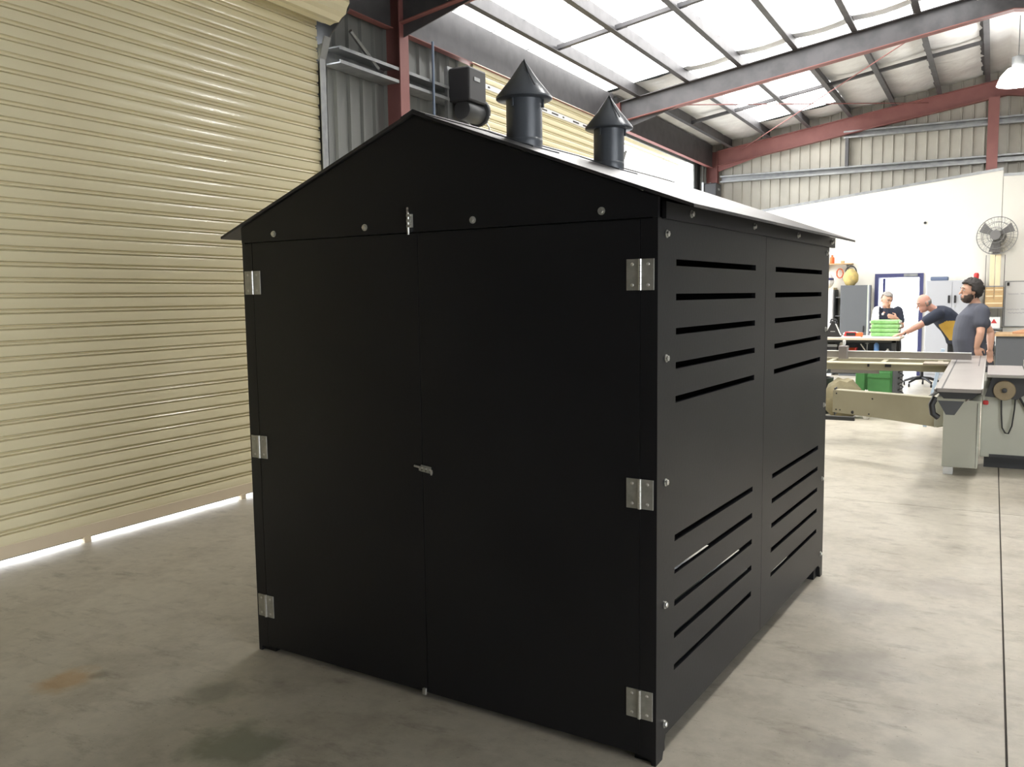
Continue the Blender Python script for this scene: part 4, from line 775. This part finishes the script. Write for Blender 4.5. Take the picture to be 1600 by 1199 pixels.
# --- man in the grey tee, standing side-on at the far end of the sliding table
def man_grey():
    Zd = 10.15; A = lambda px, py, dz=0: at_depth(px, py, Zd + dz)
    f = (-RH * .97 + FH * .12).normalized(); left = Z3.cross(f).normalized()   # left side faces the viewer
    pel = A(1516, 557); base = Vector((pel.x, pel.y, 0))
    P = tag(empty('person', base), 'man in a slate grey t-shirt standing side-on with one hand on the saw', 'person'); P.location = (0, 0, 0)
    wai, che, nek = A(1514, 532), A(1521, 500), A(1526, 476); hc = A(1517, 455); hf = (f + Z3 * .02).normalized(); hu = (Z3 - hf * Z3.dot(hf)).normalized()
    sL, sR = A(1534, 488, -.17), A(1524, 488, .18)
    eL = A(1532, 521, -.24); wL = A(1526, 543, -.20)
    eR = A(1548, 520, .22); wR = A(1547, 546, .16)
    hips = [pel + left * .09 - Z3 * .02, pel - left * .09 - Z3 * .02]; kn = [Vector((h.x, h.y, .47)) + f * (.03 if i else .06) for i, h in enumerate(hips)]; an = [Vector((k.x, k.y, .09)) - f * (.05 + .05 * i) for i, k in enumerate(kn)]
    g = MB(); trunk(g, [(pel - Z3 * .05, .13, .10), (pel, .15, .12), (wai, .14, .12), (che, .155, .12), (nek - Z3 * .03, .12, .08), (nek, .06, .06)], left)
    limb(g, [nek - Z3 * .02, hc - Z3 * .05 - f * .01], [.058, .056]); head(g, hc, hf, hu, 1.06)
    for s_, e, w in ((sL, eL, wL), (sR, eR, wR)): limb(g, [s_, s_.lerp(e, .5), e, e.lerp(w, .35), w], [.055, .052, .042, .044, .029])
    hand(g, wL, (A(1530, 556, -.2) - wL), Z3 * -1, -f, .35, 1.05); hand(g, wR, Vector((0, 0, -1)), left, f, .3)
    for h, k, a in zip(hips, kn, an): limb(g, [h, k, a], [.085, .055, .042])
    body = fuse(g, 'body', SKIN, P, .0085, 2)
    g = MB(); trunk(g, [(pel - Z3 * .06, .19, .155), (pel + Z3 * .02, .185, .155), (wai + f * .005, .185, .165), (wai.lerp(che, .5) + f * .015, .19, .165), (che + f * .015, .205, .155), (A(1526, 487), .20, .125), (nek - Z3 * .005, .10, .085), (nek + Z3 * .015, .075, .073)], left)
    for s_, e in ((sL, eL), (sR, eR)): limb(g, [s_ - (e - s_).normalized() * .01, s_.lerp(e, .55)], [.085, .078])
    fuse(g, 'shirt', GREYSH, P, .012, 5)
    g = MB(); trunk(g, [(pel - Z3 * .09, .165, .14), (pel, .17, .145), (pel + Z3 * .08, .165, .145)], left)
    for h, k, a in zip(hips, kn, an): limb(g, [h, k, a + Z3 * .02], [.098, .076, .064])
    fuse(g, 'trousers', DTROU, P, .014, 4); boots(P, an, f); face_bits(P, hc, hf, hu, 1.06)
    hair_cap('hair', HAIRB, P, hc, hf, hu, lambda x, y, z: (z > .062 + .35 * max(0, y - .05)) or (y < .035 and z > -.012) or (y < -.012 and z > -.085), 1.06, .024, 3, (0, -.012, .026), rough=.009)
    hair_cap('beard', mat('dark_brown_beard', (.075, .055, .045), .8), P, hc, hf, hu, lambda x, y, z: z < -.022 - .25 * max(0, y) and y > -.02 and not (abs(x) < .034 and -.078 < z < -.045 and y > .06), 1.06, .010, 5, (0, .030, -.055), (.056, .066, .068), rough=.004)
man_grey()
# --- bald man bending over the bench
def man_bend():
    Zd = 12.75; A = lambda px, py, dz=0: at_depth(px, py, Zd + dz)
    f = (-RH).normalized(); left = Z3.cross(f).normalized(); pel = A(1497, 527); base = Vector((pel.x, pel.y, 0))
    P = tag(empty('person', base), 'bald man in a navy and mustard shirt bending over the workbench', 'person'); P.location = (0, 0, 0)
    mid, che, nek = A(1487, 508), A(1472, 493), A(1459, 484); hc = A(1444, 473.5); hf = (f * .92 - Z3 * .40).normalized(); hu = (Z3 - hf * Z3.dot(hf)).normalized()
    sL, sR = A(1464, 492, -.17), A(1466, 490, .17); eL, wL = A(1438, 507, -.10), A(1413, 520.5, .05); eR, wR = A(1442, 506, .22), A(1422, 518, .30)
    hips = [pel + left * .09 - Z3 * .03, pel - left * .09 - Z3 * .03]; kn = [Vector((h.x, h.y, .49)) + f * (.04 - .02 * i) for i, h in enumerate(hips)]; an = [Vector((k.x, k.y, .09)) - f * (.06 + .10 * i) for i, k in enumerate(kn)]
    g = MB(); trunk(g, [(pel - Z3 * .04, .13, .10), (pel + f * .02 + Z3 * .03, .14, .11), (mid, .14, .11), (che, .15, .11), (nek + (che - nek) * .25, .11, .08), (nek, .06, .06)], left)
    limb(g, [nek, hc - hu * .04 - hf * .02], [.058, .056]); head(g, hc, hf, hu, 1.06)
    for s_, e, w in ((sL, eL, wL), (sR, eR, wR)): limb(g, [s_, s_.lerp(e, .5), e, e.lerp(w, .35), w], [.055, .052, .043, .045, .030])
    hand(g, wL, A(1396, 525, .05) - wL, Z3 * -1, FH, .12, 1.1); hand(g, wR, A(1408, 523, .30) - wR, Z3 * -1, -FH, .12, 1.05)
    for h, k, a in zip(hips, kn, an): limb(g, [h, k, a], [.085, .055, .042])
    fuse(g, 'body', SKIN2, P, .0085, 2)
    g = MB(); trunk(g, [(pel - Z3 * .08, .175, .135), (pel + f * .02 + Z3 * .04, .185, .15), (mid, .19, .155), (mid.lerp(che, .5), .195, .155), (che, .20, .145), (nek.lerp(che, .45), .185, .12), (nek.lerp(che, .12), .09, .085), (nek, .07, .07)], left)
    for s_, e in ((sL, eL), (sR, eR)): limb(g, [s_ - (e - s_).normalized() * .01, s_.lerp(e, .62)], [.088, .075])
    sh = fuse(g, 'shirt', NAVYSH, P, .012, 5)
    def inside(c, n):
        x, y = proj(c); 
        return n.dot(FH) < .1 and 502 < y < 532 and x > 1467 + max(0, y - 510) * .75 and y > 502 + max(0, 1478 - x) * .5 and x < 1500 - max(0, y - 520) * .9
    paint(sh, YELSH, inside)
    g = MB(); trunk(g, [(pel - Z3 * .10, .16, .135), (pel, .165, .14), (pel + f * .03 + Z3 * .07, .16, .135)], left)
    for h, k, a in zip(hips, kn, an): limb(g, [h, k, a + Z3 * .02], [.098, .076, .064])
    fuse(g, 'trousers', DTROU, P, .014, 4); boots(P, an, f); face_bits(P, hc, hf, hu, 1.06)
    hair_cap('hair', HAIRG, P, hc, hf, hu, lambda x, y, z: y < .03 and -.05 < z < .03 and (y < -.02 or abs(x) > .06), 1.06, .006, 9)
    g = MB().tube([wL + Vector((.03 * 0, 0, 0)) + (A(1396, 525, .05) - wL).normalized().cross(Z3).normalized() * (.036 * math.cos(a * .524)) + Z3 * (.034 * math.sin(a * .524)) for a in range(12)], .008, 6, closed=True).build('watch_strap', BLK, P, True)
man_bend()
# --- grey-haired man behind the bench facing the viewer
def man_polo():
    Zd = 14.15; A = lambda px, py, dz=0: at_depth(px, py, Zd + dz)
    f = (-FH * .98 + RH * .15).normalized(); left = Z3.cross(f).normalized(); pel = A(1390, 545, .12); base = Vector((pel.x, pel.y, 0))
    P = tag(empty('person', base), 'grey-haired man in a navy polo leaning in behind the green packages', 'person'); P.location = (0, 0, 0)
    wai, che, nek = A(1389, 525, .08), A(1388, 500, .0), A(1387, 483, -.06); hc = A(1385.5, 468.5, -.10); hf = (f * .93 - Z3 * .33).normalized(); hu = (Z3 - hf * Z3.dot(hf)).normalized()
    sL, sR = A(1403, 487, -.03), A(1371.5, 487, -.03); eL, wL = A(1409, 511, -.10), A(1401, 498, -.26); eR, wR = A(1366, 511, -.08), A(1377, 523, -.22)
    wR.z = max(wR.z, .965)
    hips = [pel + left * .09 - Z3 * .02, pel - left * .09 - Z3 * .02]; kn = [Vector((h.x, h.y, .48)) + f * .02 for h in hips]; an = [Vector((k.x, k.y, .09)) - f * .03 for k in kn]
    g = MB(); trunk(g, [(pel - Z3 * .05, .13, .10), (pel, .14, .11), (wai, .135, .105), (che, .15, .11), (nek - Z3 * .03, .12, .08), (nek, .06, .06)], left)
    limb(g, [nek - Z3 * .02, hc - hu * .05 - hf * .02], [.058, .056]); head(g, hc, hf, hu, 1.05)
    for s_, e, w in ((sL, eL, wL), (sR, eR, wR)): limb(g, [s_, s_.lerp(e, .5), e, e.lerp(w, .35), w], [.052, .05, .042, .043, .029])
    hand(g, wL, A(1390, 494, -.30) - wL, f * -1, Z3, .25); hand(g, wR, A(1388, 525, -.26) - wR, Z3 * -1, -left, .15)
    for h, k, a in zip(hips, kn, an): limb(g, [h, k, a], [.085, .055, .042])
    fuse(g, 'body', SKIN, P, .0085, 2)
    g = MB(); trunk(g, [(pel - Z3 * .08, .175, .135), (pel + Z3 * .04, .185, .14), (wai, .18, .14), (che, .20, .14), (A(1388, 490, -.03), .19, .12), (nek - Z3 * .01, .10, .085), (nek + Z3 * .012, .075, .073)], left)
    for s_, e in ((sL, eL), (sR, eR)): limb(g, [s_ - (e - s_).normalized() * .01, s_.lerp(e, .6)], [.08, .07])
    sh = fuse(g, 'shirt', NAVYSH, P, .012, 5); paint(sh, WSH, lambda c, n: proj(c)[0] < 1373.5)  # sleeve edge painted white for the overexposed rim light
    MB().ball(A(1379.5, 491, -.155), (.02, .008, .022), 10, 6).build('chest_badge', WSH, P, True)
    g = MB(); trunk(g, [(pel - Z3 * .10, .16, .135), (pel, .165, .135), (pel + Z3 * .07, .16, .13)], left)
    for h, k, a in zip(hips, kn, an): limb(g, [h, k, a + Z3 * .02], [.098, .076, .064])
    fuse(g, 'trousers', DTROU, P, .014, 4); boots(P, an, f); face_bits(P, hc, hf, hu, 1.05)
    hair_cap('hair', HAIRG, P, hc, hf, hu, lambda x, y, z: (z > .075 and y > -.1) or (y < -.01 and z > -.05), 1.05, .012, 4)
man_polo()
